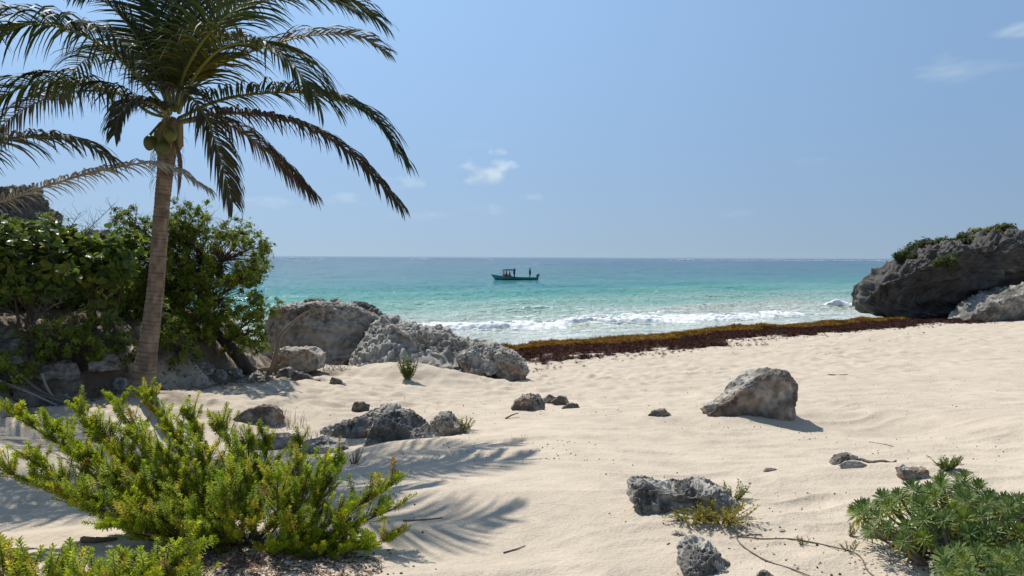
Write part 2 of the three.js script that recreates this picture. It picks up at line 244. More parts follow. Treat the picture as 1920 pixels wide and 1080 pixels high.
    const g2 = new THREE.BufferGeometry(); g2.setAttribute('position', new THREE.Float32BufferAttribute(p, 3)); g2.setAttribute('color', new THREE.Float32BufferAttribute(c, 3)); g2.setIndex(I); g2.computeVertexNormals(); part(sea, 'foam_crest', g2, white);
  }
  crest(SWELL[0], -7, 26, 0.22, 1.7, 3); crest(SWELL[7], 3, 20, 0.10, 1.0, 13); crest(SWELL[1], 9.0, 14.2, 0.30, 0.8, 5); crest(SWELL[2], 29.5, 35, 0.50, 1.1, 7); crest(SWELL[5], 22, 27, 0.14, 0.6, 9);
  const R = rng(77);                 // surf on the far reef
  for (let k = 0; k < 24; k++) {
    const az = [-20.5, -15.5, -14, -6.5, -2, 11.5, 12.4, 13.7, 14.6, 15.6, 16.4, 17.4, 18.6, 19.5, 20.4, 21.2, 22.2, 23.2, 24, 24.8, 25.6, 26.5, 30, 33][k] * DEG, D = 1250 + 260 * R(), len = (6 + 20 * R()) * (k < 5 ? 0.8 : 1), hh = 0.7 + 0.9 * R(), b = new MB(), path = [], rad = [];
    for (let i = 0; i <= 8; i++) { path.push(V(D * Math.sin(az) + (i / 8 - 0.5) * 2 * len, 0.1, -D * Math.cos(az) + 3 * noise(i * 0.7, k))); rad.push(hh * (0.25 + 0.75 * Math.sin(Math.PI * (0.08 + 0.84 * i / 8))) * (0.8 + 0.5 * noise(i * 1.3, k, 2))); }
    b.tube(path, rad, 7); part(sea, 'foam_crest', b.geo(), std(C(0.82, 0.83, 0.83), 0.9));
  }
}

// measured places, in metres
const G = {
  palmPos: [-5.347, 1.346, -11.309],
  palmTrunk: [[-0.001, -0.031, -0.001, 0.221], [0.049, 0.255, -0.001, 0.168], [0.124, 0.678, -0.001, 0.13], [0.191, 1.139, -0.001, 0.118], [0.251, 1.598, -0.001, 0.111], [0.295, 2.055, -0.001, 0.107], [0.331, 2.511, -0.001, 0.103], [0.375, 2.966, -0.001, 0.103], [0.417, 3.344, -0.001, 0.111], [0.443, 3.57, -0.001, 0.13], [0.483, 3.796, -0.001, 0.145], [0.531, 4.007, -0.001, 0.122]],
  fronds: [{p: [[0.607, 4.007, -0.001], [1.139, 4.215, 0.099], [1.771, 4.316, 0.199], [2.699, 4.275, 0.349], [3.375, 3.991, 0.449], [3.789, 3.474, 0.499]], k: "g", l: 0.62, d: 0.9}, {p: [[0.648, 3.945, 0.099], [1.212, 4.009, 0.299], [1.866, 3.976, 0.499], [2.639, 3.767, 0.699], [3.226, 3.39, 0.799], [3.775, 2.831, 0.799]], k: "b", l: 0.5, d: 1.3}, {p: [[0.564, 3.964, -0.101], [0.87, 4.047, -0.401], [1.156, 3.988, -0.701], [1.625, 3.613, -1.001], [2.174, 3.081, -1.101]], k: "b", l: 0.5, d: 1.4}, {p: [[0.565, 4.024, 0.199], [0.655, 4.279, 0.499], [1.017, 4.218, 0.799], [1.304, 3.948, 0.949], [1.472, 3.61, 0.999], [1.689, 2.783, 0.949]], k: "d", l: 0.42, d: 1.2}, {p: [[0.65, 4.065, 0.099], [0.888, 4.301, 0.399], [1.199, 4.549, 0.699], [1.635, 4.752, 0.999], [2.177, 4.701, 1.299], [2.599, 4.449, 1.499], [2.949, 4.022, 1.599]], k: "y", l: 0.72, d: 1.0}, {p: [[0.525, 4.172, -0.201], [0.843, 4.863, -0.701], [1.583, 5.329, -1.101], [2.187, 5.57, -1.401], [2.834, 5.611, -1.601], [3.231, 5.435, -1.701]], k: "d", l: 0.5, d: 0.7}, {p: [[0.529, 4.153, -0.101], [0.723, 4.845, -0.301], [1.206, 5.587, -0.601], [1.945, 6.047, -0.801], [2.729, 6.003, -0.901], [3.198, 5.755, -1.001]], k: "g", l: 0.7, d: 0.8}, {p: [[0.571, 4.135, -0.001], [0.73, 4.847, -0.001], [0.849, 5.549, -0.101], [1.006, 6.109, -0.201], [1.319, 6.525, -0.301]], k: "g", l: 0.66, d: 0.45}, {p: [[0.51, 4.135, -0.001], [0.398, 4.845, -0.001], [0.264, 5.546, -0.101], [0.112, 6.105, -0.201], [-0.183, 6.519, -0.301]], k: "g", l: 0.66, d: 0.45}, {p: [[0.448, 4.171, -0.201], [0.33, 5.047, -0.501], [0.144, 5.872, -0.901], [-0.079, 6.493, -1.301]], k: "g", l: 0.6, d: 0.4}, {p: [[0.48, 4.134, -0.001], [0.247, 4.82, 0.099], [-0.033, 5.306, 0.199], [-0.31, 5.565, 0.299], [-0.675, 5.636, 0.299]], k: "g", l: 0.55, d: 0.8}, {p: [[0.479, 4.082, -0.001], [0.315, 4.301, 0.099], [0.156, 4.515, 0.199], [-0.196, 4.873, 0.399], [-0.59, 5.073, 0.599], [-1.067, 5.077, 0.799], [-1.328, 4.861, 0.899], [-1.687, 4.349, 0.999]], k: "g", l: 0.86, d: 1.25}, {p: [[0.463, 4.022, -0.001], [0.252, 4.063, 0.099], [-0.011, 4.257, 0.199], [-0.622, 4.431, 0.299], [-1.224, 4.393, 0.399], [-1.821, 4.032, 0.499], [-2.191, 3.635, 0.499]], k: "g", l: 0.68, d: 1.4}, {p: [[0.42, 4.024, -0.101], [-0.113, 4.303, -0.501], [-0.867, 4.563, -0.901], [-1.914, 4.575, -1.301], [-2.809, 4.186, -1.501], [-3.317, 3.599, -1.601]], k: "b", l: 0.55, d: 1.4}, {p: [[0.409, 4.148, -0.201], [-0.083, 4.882, -0.801], [-0.854, 5.523, -1.401], [-1.614, 5.837, -1.801], [-2.032, 5.771, -2.001]], k: "p", l: 0.4, d: 1.1}, {p: [[0.598, 4.094, 0.099], [0.978, 4.463, 0.699], [1.565, 4.857, 1.299], [2.134, 5.19, 1.499], [2.749, 5.288, 1.599], [3.264, 5.099, 1.599]], k: "g", l: 0.68, d: 0.8}, {p: [[0.455, 4.149, -0.201], [0.322, 5.094, -1.001], [0.441, 6.07, -1.801], [0.735, 6.831, -2.501], [1.138, 6.912, -3.001]], k: "g", l: 0.62, d: 0.8}, {p: [[0.409, 4.118, -0.201], [-0.215, 4.847, -1.001], [-1.14, 5.373, -1.801], [-2.08, 5.341, -2.401], [-2.627, 4.855, -2.701]], k: "g", l: 0.6, d: 1.0}, {p: [[0.564, 3.972, 0.199], [0.494, 4.106, 0.499], [0.348, 4.09, 0.799], [0.268, 3.879, 0.999], [0.245, 3.624, 1.099]], k: "d", l: 0.3, d: 1.2}],
  nuts: [[0.308, 3.632, 0.249], [0.625, 3.731, 0.329], [0.514, 3.552, 0.299], [0.361, 3.751, 0.049], [0.502, 3.683, -0.151]],
  spathe: [[0.62, 3.677, 0.199], [0.712, 3.519, 0.279], [0.747, 3.311, 0.299], [0.73, 3.053, 0.299], [0.681, 2.782, 0.279]],
  palm2Pos: [-8.229, 1.308, -9.4],
  palm2Trunk: [[0.0, 0.0, 0.0, 0.22], [0.03, 0.291, 0.0, 0.195], [0.074, 0.583, 0.0, 0.17], [0.125, 0.874, 0.0, 0.145], [0.181, 1.165, 0.0, 0.12], [0.242, 1.456, 0.0, 0.12], [0.307, 1.748, 0.0, 0.12], [0.375, 2.039, 0.0, 0.12], [0.446, 2.33, 0.0, 0.12]],
  fronds2: [{p: [[0.448, 2.381, 0.0], [1.107, 2.922, 0.1], [1.865, 3.329, 0.1], [2.616, 3.468, 0.1], [3.113, 3.446, 0.1], [3.422, 3.292, 0.1]], k: "d", l: 0.55, d: 1.1}, {p: [[0.446, 2.33, 0.0], [1.134, 2.496, -0.1], [2.033, 2.742, -0.2], [2.682, 2.957, -0.2], [3.329, 3.133, -0.2], [3.974, 3.2, -0.2], [4.505, 2.933, -0.2]], k: "p", l: 0.34, d: 1.1}, {p: [[0.449, 2.425, 0.0], [0.686, 3.509, 0.1], [1.024, 4.558, 0.1], [1.458, 5.02, 0.0], [1.957, 4.96, 0.0]], k: "g", l: 0.7, d: 0.8}, {p: [[0.449, 2.425, 0.0], [0.188, 3.507, 0.1], [-0.348, 4.306, 0.1], [-1.316, 4.389, 0.0], [-1.839, 3.826, 0.0]], k: "g", l: 0.7, d: 0.9}, {p: [[0.447, 2.362, 0.0], [0.032, 2.686, 0.3], [-0.407, 2.663, 0.6], [-1.042, 2.069, 0.8]], k: "g", l: 0.6, d: 1.2}, {p: [[0.531, 2.421, 0.1], [1.188, 3.116, 0.8], [1.931, 3.454, 1.5], [2.725, 3.143, 2.2]], k: "g", l: 0.7, d: 1.0}, {p: [[0.366, 2.429, -0.1], [0.087, 3.444, -0.8], [0.056, 4.283, -1.6], [0.152, 4.328, -2.2]], k: "g", l: 0.7, d: 1.0}, {p: [[0.366, 2.429, -0.1], [-0.632, 3.398, -1.0], [-1.762, 4.036, -1.9], [-2.712, 3.836, -2.6]], k: "g", l: 0.7, d: 1.0}],
  rocks: {solitary: {p: [3.326, -10.864], gy: 1.211, o: [[-0.68, 0.13], [-0.48, 0.26], [-0.08, 0.59], [0.19, 0.71], [0.47, 0.69], [0.6, 0.51], [0.61, 0.31], [0.56, 0.08], [0.22, -0.1], [-0.15, -0.1], [-0.59, -0.02]]}, foreright: {p: [2.983, -10.824], gy: 1.203, o: [[-0.35, 0.15], [-0.19, 0.21], [0.03, 0.24], [0.26, 0.12], [0.29, 0.02], [0.18, -0.06], [-0.18, -0.03]]}, wedge: {p: [-1.252, -9.04], gy: 1.153, o: [[-0.49, -0.01], [-0.46, 0.2], [-0.34, 0.31], [-0.19, 0.42], [-0.05, 0.37], [0.07, 0.37], [0.17, 0.3], [0.28, 0.17], [0.47, 0.0], [0.28, -0.14], [-0.34, -0.14]]}, leftlow: {p: [-2.062, -10.159], gy: 1.101, o: [[-0.55, -0.04], [-0.41, 0.1], [-0.14, 0.2], [0.21, 0.28], [0.38, 0.37], [0.54, 0.36], [0.64, 0.25], [0.59, 0.11], [0.28, -0.07], [-0.28, -0.14]]}, cube: {p: [-2.228, -11.56], gy: 1.093, o: [[-0.14, 0.06], [-0.09, 0.16], [0.04, 0.17], [0.13, 0.11], [0.12, -0.02], [-0.12, -0.02]]}, righttip: {p: [-0.804, -9.8], gy: 1.127, o: [[-0.28, 0.03], [-0.21, 0.17], [-0.09, 0.27], [-0.0, 0.28], [0.08, 0.22], [0.2, 0.11], [0.33, 0.03], [0.15, -0.07], [-0.19, -0.09]]}, behindbush: {p: [-2.888, -9.26], gy: 1.129, o: [[-0.38, 0.06], [-0.19, 0.15], [0.06, 0.18], [0.28, 0.17], [0.38, 0.08], [0.25, -0.05], [-0.32, -0.05]]}, flatgrey: {p: [-2.16, -8.98], gy: 1.139, o: [[-0.27, 0.1], [-0.03, 0.15], [0.21, 0.12], [0.27, 0.04], [-0.03, -0.05], [-0.28, -0.05]]}, dark: {p: [-3.429, -10.502], gy: 1.162, o: [[-0.38, 0.01], [-0.27, 0.11], [-0.14, 0.19], [0.05, 0.26], [0.24, 0.23], [0.37, 0.08], [0.23, -0.03], [-0.2, -0.07]]}, pair_a: {p: [0.268, -11.938], gy: 1.045, o: [[-0.28, 0.05], [-0.2, 0.19], [-0.02, 0.26], [0.16, 0.24], [0.24, 0.13], [0.26, -0.01], [-0.02, -0.09], [-0.22, -0.03]]}, pair_b: {p: [0.609, -13.017], gy: 0.994, o: [[-0.14, 0.07], [0.02, 0.18], [0.14, 0.12], [0.11, -0.02], [-0.09, -0.04]]}, pair_c: {p: [0.801, -12.698], gy: 1.019, o: [[-0.16, 0.07], [-0.05, 0.17], [0.09, 0.16], [0.14, 0.04], [-0.02, -0.03]]}, pair_d: {p: [0.904, -11.999], gy: 1.061, o: [[-0.15, 0.01], [-0.03, 0.1], [0.1, 0.09], [0.15, 0.03], [0.0, -0.04]]}, flatsmall: {p: [2.042, -10.702], gy: 1.173, o: [[-0.19, 0.03], [-0.11, 0.09], [0.06, 0.11], [0.17, 0.02], [0.0, -0.05]]}, front: {p: [1.36, -5.828], gy: 1.423, o: [[-0.46, 0.13], [-0.44, 0.22], [-0.38, 0.25], [-0.27, 0.23], [-0.13, 0.2], [-0.0, 0.21], [0.18, 0.22], [0.28, 0.19], [0.35, 0.13], [0.45, 0.07], [0.45, -0.03], [0.2, -0.07], [-0.1, -0.02], [-0.4, 0.02]]}, bottom: {p: [1.206, -4.67], gy: 1.483, o: [[-0.19, -0.0], [-0.16, 0.11], [-0.11, 0.18], [-0.03, 0.22], [0.07, 0.2], [0.12, 0.15], [0.2, 0.08], [0.22, -0.03], [0.02, -0.11]]}, bottom_r: {p: [1.519, -4.65], gy: 1.496, o: [[-0.06, -0.0], [-0.03, 0.05], [0.01, 0.06], [0.06, 0.02], [0.05, -0.04]]}, s1: {p: [3.252, -7.569], gy: 1.397, o: [[-0.14, 0.01], [-0.09, 0.09], [-0.0, 0.12], [0.11, 0.08], [0.12, -0.0], [-0.05, -0.05]]}, s2: {p: [3.206, -7.229], gy: 1.413, o: [[-0.18, 0.03], [-0.1, 0.07], [0.02, 0.07], [0.14, 0.01], [0.13, -0.04], [-0.05, -0.05]]}, s3: {p: [3.505, -6.83], gy: 1.449, o: [[-0.15, 0.11], [-0.06, 0.12], [0.04, 0.08], [0.16, 0.09], [0.15, 0.0], [0.04, -0.08], [-0.08, 0.0]]}, t1: {p: [2.445, -7.368], gy: 1.376, o: [[-0.09, 0.0], [-0.03, 0.04], [0.05, 0.04], [0.1, 0.01], [-0.0, -0.03]]}, t2: {p: [1.191, -5.449], gy: 1.438, o: [[-0.08, 0.01], [-0.04, 0.05], [0.03, 0.03], [0.08, -0.01], [-0.01, -0.03]]}, t3: {p: [1.904, -5.47], gy: 1.464, o: [[-0.05, 0.0], [-0.01, 0.03], [0.05, 0.02], [0.05, -0.01]]}, t4: {p: [2.536, -5.291], gy: 1.494, o: [[-0.14, 0.01], [-0.12, 0.07], [-0.04, 0.09], [0.14, 0.07], [0.16, -0.02], [-0.04, -0.03]]}, n1: {p: [-3.066, -13.744], gy: 1.153, o: [[-0.15, 0.01], [-0.09, 0.14], [0.04, 0.12], [0.17, 0.01], [0.09, -0.07]]}, n2: {p: [-3.431, -13.826], gy: 1.194, o: [[-0.08, -0.01], [-0.03, 0.06], [0.07, 0.05], [0.07, -0.03]]}, n3: {p: [-3.689, -13.846], gy: 1.218, o: [[-0.24, 0.02], [-0.17, 0.17], [0.09, 0.13], [0.24, 0.02], [0.04, -0.08]]}, n4: {p: [-4.072, -14.267], gy: 1.228, o: [[-0.22, -0.0], [-0.15, 0.17], [0.07, 0.21], [0.21, 0.06], [0.02, -0.06]]}, block: {p: [-4.145, -15.325], gy: 1.162, o: [[-0.56, 0.03], [-0.52, 0.36], [-0.31, 0.44], [0.21, 0.46], [0.45, 0.33], [0.42, 0.07], [-0.0, -0.08], [-0.42, -0.07]]}, bigboulder: {p: [-4.4, -18.6], gy: 0.877, o: [[-1.57, 0.02], [-1.4, 1.03], [-1.19, 1.31], [-0.62, 1.38], [0.01, 1.46], [0.57, 1.38], [1.01, 1.19], [1.36, 0.97], [1.21, 0.47], [1.01, 0.08], [0.38, -0.1], [-0.63, -0.1]]}, crest_a: {p: [-5.12, -20.5], gy: 1.897, o: [[-0.47, 0.14], [-0.28, 0.33], [-0.07, 0.4], [0.2, 0.38], [0.39, 0.25], [0.44, 0.0], [-0.42, -0.03]]}, crest_b: {p: [-4.566, -20.5], gy: 1.927, o: [[-0.25, 0.11], [-0.08, 0.36], [0.06, 0.31], [0.25, 0.17], [0.28, -0.03], [-0.25, -0.03]]}, crest_c: {p: [-3.836, -20.3], gy: 1.78, o: [[-0.49, 0.27], [-0.34, 0.47], [-0.11, 0.47], [0.27, 0.25], [0.55, 0.03], [0.49, -0.16], [-0.41, -0.0]]}, slab: {p: [-1.856, -17.2], gy: 0.795, o: [[-1.77, 0.18], [-1.63, 0.59], [-1.35, 1.09], [-1.16, 1.23], [-0.87, 1.14], [-0.29, 0.96], [0.23, 0.98], [0.72, 0.77], [1.16, 0.64], [1.51, 0.52], [1.61, 0.19], [1.4, -0.1], [0.23, -0.34], [-0.93, -0.11]]}, slab_b: {p: [-0.683, -17.0], gy: 0.877, o: [[-0.58, 0.34], [-0.23, 0.62], [0.29, 0.6], [0.57, 0.44], [0.55, 0.14], [0.23, -0.03], [-0.35, 0.02]]}, slab_end: {p: [-0.049, -17.0], gy: 0.81, o: [[-0.38, 0.46], [-0.17, 0.58], [0.08, 0.53], [0.31, 0.33], [0.44, 0.13], [0.35, -0.04], [-0.06, -0.12], [-0.35, 0.09]]}, foot_a: {p: [-0.471, -17.69], gy: 0.704, o: [[-0.3, 0.05], [-0.1, 0.19], [0.18, 0.17], [0.3, 0.0], [0.0, -0.1]]}, foot_b: {p: [-3.111, -18.572], gy: 0.747, o: [[-0.21, 0.01], [-0.05, 0.16], [0.16, 0.11], [0.23, -0.04]]}, cliff: {p: [24.356, -44.5], gy: -0.008, o: [[-4.95, 1.0], [-4.67, 1.78], [-3.96, 2.39], [-3.31, 2.99], [-2.42, 3.41], [-1.6, 3.9], [-0.41, 4.26], [0.78, 4.51], [2.03, 4.78], [2.93, 4.9], [3.53, 4.76], [3.96, 4.34], [5.89, 4.05], [9.19, 3.82], [11.94, 2.46], [12.04, -0.55], [-0.89, -0.67], [-2.4, -0.01], [-3.61, 0.35], [-4.46, 0.58]]}, cliff_front: {p: [23.998, -38.6], gy: 0.352, o: [[-1.77, -0.06], [-1.11, 0.57], [-0.5, 0.99], [0.27, 1.41], [1.25, 1.73], [3.07, 1.89], [4.66, 1.17], [4.98, -0.66], [-0.5, -0.68]]}, cliff_foot: {p: [23.535, -40.5], gy: 0.304, o: [[-0.41, -0.0], [-0.23, 0.33], [0.21, 0.28], [0.38, -0.05]]}, out_a: {p: [-11.672, -17.5], gy: 3.385, o: [[-1.29, 0.11], [-0.8, 1.17], [-0.08, 1.58], [0.5, 1.6], [0.71, 1.41], [0.82, 1.04], [1.05, 0.8], [1.09, 0.36], [0.35, -0.23]]}, out_b: {p: [-9.986, -17.0], gy: 3.448, o: [[-0.32, 0.17], [-0.08, 0.4], [0.15, 0.45], [0.28, 0.29], [0.25, -0.06]]}, out_c: {p: [-9.474, -17.8], gy: 3.419, o: [[-0.69, 0.19], [-0.5, 0.43], [-0.11, 0.55], [0.15, 0.57], [0.43, 0.43], [0.67, 0.39], [0.72, 0.04], [-0.6, -0.03]]}},
  bushPos: [-1.758, 1.337, -5.385],
  bush: [[-2.14, 0.854, -0.7], [-1.917, 0.526, -0.25], [-1.755, 0.859, -0.9], [-1.464, 0.863, -1.0], [-1.25, 0.894, -1.1], [-0.86, 0.807, -0.9], [-0.489, 0.745, -0.7], [-1.717, 0.584, -0.3], [-1.354, 0.429, 0.0], [-0.924, 0.277, 0.2], [0.136, 0.638, -0.6], [-0.138, 0.654, -0.7], [0.507, 0.554, -0.3], [0.92, 0.444, -0.2], [0.987, 0.347, 0.0], [0.965, 0.178, 0.1], [0.81, 0.123, 0.2], [0.398, 0.509, -0.35], [0.407, 0.511, 0.0], [-0.208, 0.637, -0.3], [-0.439, 0.642, -0.2], [-0.833, 0.609, -0.4], [-1.124, 0.681, -0.6], [0.196, 0.571, 0.15], [-0.125, 0.492, 0.25], [-0.461, 0.476, 0.2], [0.623, 0.339, 0.15], [0.364, 0.335, 0.25], [-0.887, 0.496, -0.1], [-1.345, 0.567, -0.4], [-0.25, 0.665, -0.6], [-0.317, 0.296, 0.3], [-1.773, 0.76, -0.6], [-1.543, 0.74, -0.7], [-0.923, 0.743, -0.7], [0.244, 0.587, -0.2], [-0.179, 0.583, 0.0], [-0.472, 0.563, 0.0], [-0.734, 0.387, 0.15]],
  cornerPos: [-2.409, 1.376, -4.3],
  corner: [[-0.457, 0.329, -0.1], [-0.261, 0.279, 0.0], [-0.084, 0.299, 0.1], [-0.082, 0.254, -0.1], [0.15, 0.218, 0.0], [0.259, 0.276, -0.05], [0.41, 0.272, 0.1], [0.587, 0.353, -0.05], [0.584, 0.282, 0.05], [0.72, 0.236, 0.1], [-0.583, 0.352, 0.0], [0.142, 0.261, 0.2], [-0.111, 0.246, 0.2], [0.518, 0.191, 0.1]],
  midPos: [-4.723, 1.288, -14.37],
  midTrunk: [[-0.0, -0.02, 0.0, 0.13], [-0.195, 0.221, 0.05, 0.12], [-0.436, 0.527, 0.1, 0.1], [-0.693, 0.845, 0.1, 0.085], [-0.882, 1.247, 0.05, 0.07], [-1.013, 1.728, 0.0, 0.05]],
  midBlobs: [[-0.94, 2.213, 0.0, 0.728], [-1.654, 2.407, -0.2, 0.534], [-0.373, 2.118, 0.1, 0.631], [-2.122, 2.552, -0.2, 0.408], [-0.385, 1.361, 0.35, 0.728], [-1.209, 1.45, 0.3, 0.728], [-0.043, 0.732, 0.2, 0.437], [0.122, 2.292, 0.2, 0.272], [-1.726, 1.73, 0.2, 0.583], [0.072, 1.733, 0.0, 0.291], [-0.716, 1.0, 0.6, 0.437], [-2.383, 2.8, -0.3, 0.252], [-1.217, 2.698, -0.1, 0.388], [0.196, 1.158, 0.1, 0.291]],
  grapeA: [[-7.398, 3.392, -12.2, 0.395], [-7.668, 3.147, -12.1, 0.395], [-6.974, 3.19, -12.1, 0.345], [-7.804, 3.596, -12.2, 0.288]],
  grapeB: [[-6.986, 3.352, -12.8, 0.362], [-6.506, 3.226, -12.7, 0.345], [-6.754, 3.056, -12.6, 0.293], [-6.388, 3.442, -12.9, 0.259]],
  lowA: [[-6.654, 2.142, -11.581, 0.328], [-6.327, 2.012, -11.697, 0.268], [-6.833, 2.042, -11.419, 0.262], [-6.576, 2.313, -11.87, 0.24]],
  lowB: [[-5.953, 2.103, -11.983, 0.181], [-6.353, 2.484, -12.298, 0.209], [-5.79, 1.901, -11.976, 0.148], [-6.106, 2.292, -12.132, 0.133]],
  lowC: [[-6.953, 1.756, -10.986, 0.296], [-7.368, 2.037, -11.117, 0.3]],
  lowD: [[-5.343, 1.926, -12.853, 0.347], [-5.728, 2.273, -12.848, 0.294]],
  scrub: [[26.569, 4.799, -44.4, 0.75, 300, 1], [27.434, 4.989, -44.6, 0.6, 301, 0], [25.085, 4.435, -44.4, 0.7, 302, 0], [23.45, 4.1, -44.4, 0.8, 303, 0], [21.801, 3.525, -44.0, 0.5, 304, 0], [22.584, 3.248, -41.3, 0.45, 305, 0], [22.958, 4.01, -44.6, 0.6, 306, 0], [28.675, 4.453, -44.5, 0.5, 307, 0]],
};
// ------------------------------------------------------------------ limestone
const icoCache = {};
function ico(detail) { if (!icoCache[detail]) { const g = new THREE.IcosahedronGeometry(1, detail); g.deleteAttribute('uv'); g.deleteAttribute('normal'); icoCache[detail] = mergeVertices(g, 1e-5); } return icoCache[detail]; }
const rockMat = new THREE.MeshStandardMaterial({ vertexColors: true, roughness: 0.94, side: THREE.DoubleSide });
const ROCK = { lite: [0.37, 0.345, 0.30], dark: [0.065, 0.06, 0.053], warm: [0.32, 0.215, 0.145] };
// outline: the rock's side view in metres round its foot; thick: half its depth; the pits and knobs are real relief
function rockGeo(outline, thick, o = {}) {
  const { seed = 1, rough = 1, detail = 34, black = 0, warm = 0.5, box = 0.62, lean = 0, pit = 1 } = o;
  const src = ico(detail).attributes.position, n = src.count, P = new Float32Array(n * 3), K = new Float32Array(n * 3);
  let cx = 0, cy = 0, A = 0, ymin = 1e9, ymax = -1e9, xmin = 1e9, xmax = -1e9;
  outline.forEach(([x, y], k) => { const [x2, y2] = outline[(k + 1) % outline.length], c = x * y2 - x2 * y; A += c; cx += (x + x2) * c; cy += (y + y2) * c; ymin = Math.min(ymin, y); ymax = Math.max(ymax, y); xmin = Math.min(xmin, x); xmax = Math.max(xmax, x); });
  cx /= 3 * A; cy /= 3 * A;
  const size = Math.min(xmax - xmin, (ymax - ymin) * 1.6), cache = new Float32Array(720);
  for (let k = 0; k < 720; k++) { const a = k / 720 * 2 * Math.PI, dx = Math.cos(a), dy = Math.sin(a); let r = 0; outline.forEach(([x1, y1], i) => { const [x2, y2] = outline[(i + 1) % outline.length], ex = x2 - x1, ey = y2 - y1, den = dx * ey - dy * ex; if (Math.abs(den) < 1e-9) return; const tt = ((x1 - cx) * ey - (y1 - cy) * ex) / den, s = ((x1 - cx) * dy - (y1 - cy) * dx) / den; if (tt > 0 && s >= -1e-6 && s <= 1 + 1e-6) r = Math.max(r, tt); }); cache[k] = r; }
  const radius = (a) => { const f = ((a / (2 * Math.PI)) % 1 + 1) % 1 * 720, i = Math.floor(f) % 720; return lerp(cache[i], cache[(i + 1) % 720], f - Math.floor(f)); };
  for (let k = 0; k < n; k++) {
    const x = src.getX(k), y = src.getY(k), z = src.getZ(k), c = Math.hypot(x, y), R = radius(Math.atan2(y, x)), rr = c > 1e-6 ? c ** box / c : 0;
    const fz = Math.sign(z) * Math.abs(z) ** box, sk = thick * (0.8 + 0.35 * noise(x * 1.7, y * 1.7, seed));
    P[k * 3] = cx + x * R * rr; P[k * 3 + 1] = cy + y * R * rr; P[k * 3 + 2] = fz * sk - lean * (cy + y * R * rr) ;
  }
  const RF = rng(seed * 31 + 7); // broken faces: the lump is cut back to a few planes
  for (let q = 0; q < (o.facets ?? 9); q++) {
    const fn = V(RF() * 2 - 1, RF() * 1.1 - 0.35, (RF() < 0.75 ? 1 : -1) * (0.9 + RF())).normalize(), keep = 0.62 + 0.28 * RF(); let top = -1e9;
    for (let k = 0; k < n; k += 7) top = Math.max(top, (P[k * 3] - cx) * fn.x + (P[k * 3 + 1] - cy) * fn.y + P[k * 3 + 2] * fn.z);
    for (let k = 0; k < n; k++) { const over = (P[k * 3] - cx) * fn.x + (P[k * 3 + 1] - cy) * fn.y + P[k * 3 + 2] * fn.z - top * keep; if (over > 0) { P[k * 3 + 2] -= over / fn.z * 0.9; } }
  }
  const g = new THREE.BufferGeometry(); g.setAttribute('position', new THREE.BufferAttribute(P, 3)); g.setIndex(ico(detail).index); g.computeVertexNormals();
  const N = g.attributes.normal.array.slice(), s1 = 1.6 / size, s2 = 5 / Math.min(size, 2.2), s3 = 14 / Math.min(size, 1.6), am = Math.min(size, 2.6) * rough;
  for (let k = 0; k < n; k++) {
    const x = P[k * 3] + seed * 13.7, y = P[k * 3 + 1], z = P[k * 3 + 2] + seed * 5.1, ny = N[k * 3 + 1];
    const big = fbm(x * s1, y * s1, z * s1, 3), rg = ridge(x * s2, y * s2 * 1.2, z * s2, 4) - 0.55, hole = pit * (Math.min(0.55, cells(x * s3, y * s3, z * s3)) - 0.49), up = 0.65 + 0.5 * clamp(ny + 0.3), grain = noise(x * s3 * 3.1, y * s3 * 3.1, z * s3 * 3.1);
    const hole2 = pit * (Math.min(0.5, cells(x * s3 * 2.3 + 9, y * s3 * 2.3, z * s3 * 2.3)) - 0.45), d = am * (0.05 * big + (0.095 * rg + 0.075 * hole + 0.062 * hole2) * up + 0.010 * grain) + (o.mid ? o.mid * (ridge(x * 0.55, y * 0.75, z * 0.55, 4) - 0.5) + o.mid * 0.5 * fbm(x * 1.4, y * 0.9, z * 1.4, 3) : 0);
    P[k * 3] += N[k * 3] * d; P[k * 3 + 1] += N[k * 3 + 1] * d; P[k * 3 + 2] += N[k * 3 + 2] * d;
    const crustAndShade = smooth(-0.15, 0.35, fbm(x * s2 * 0.6 + 30, y * s2 * 0.6, z * s2 * 0.6, 4) + black + 0.08), stain = smooth(0.02, 0.4, fbm(x * s1 * 1.5 + 60, y * s1 * 2.4, z * s1 * 1.5, 4) + warm - 0.55), spk = 1 + 0.2 * grain + 0.45 * noise(x * s3 * 1.3 + 7, y * s3 * 1.3, z * s3 * 1.3);
    for (let c = 0; c < 3; c++) K[k * 3 + c] = lerp(lerp(ROCK.lite[c], ROCK.warm[c], stain * 0.8), ROCK.dark[c], crustAndShade * (o.cover ?? 0.78)) * spk;  // dark crust patches; on the cliff this dark cover also carries painted shade
  }
  g.setAttribute('color', new THREE.BufferAttribute(K, 3)); g.computeVertexNormals(); return g;
}
function rock(key, name, label, thick, o = {}) {
  const r = G.rocks[key], gy = o.air ? r.gy : groundY(r.p[0], r.p[1], false);
  return single(name, rockGeo(r.o, thick, { seed: Object.keys(G.rocks).indexOf(key) + 1, ...o }), rockMat, label, o.category ?? 'rock', [r.p[0], o.air ? r.gy : gy + (o.dy ?? -0.1 * Math.max(...r.o.map((q) => q[1]))), r.p[1] - thick * (o.back ?? 0.4)], o.group);
}
rock('cliff', 'sea_cliff', 'massive limestone cliff, colour darkened for its shaded face, with scrub on top, overhanging the surf', 4.2, { detail: 92, black: 0.5, cover: 0.95, warm: 0.5, rough: 1.15, mid: 0.7, facets: 7, air: true, back: 0, category: 'cliff', box: 0.62, lean: -0.22 });  // cliff colour darkened nearly all over, standing in for shade on its overhanging face
rock('cliff_front', 'boulder', 'grey sloping boulder leaning against the foot of the sea cliff', 2.6, { detail: 54, air: true, black: 0.1, category: 'boulder', warm: 0.15, mid: 0.25 });
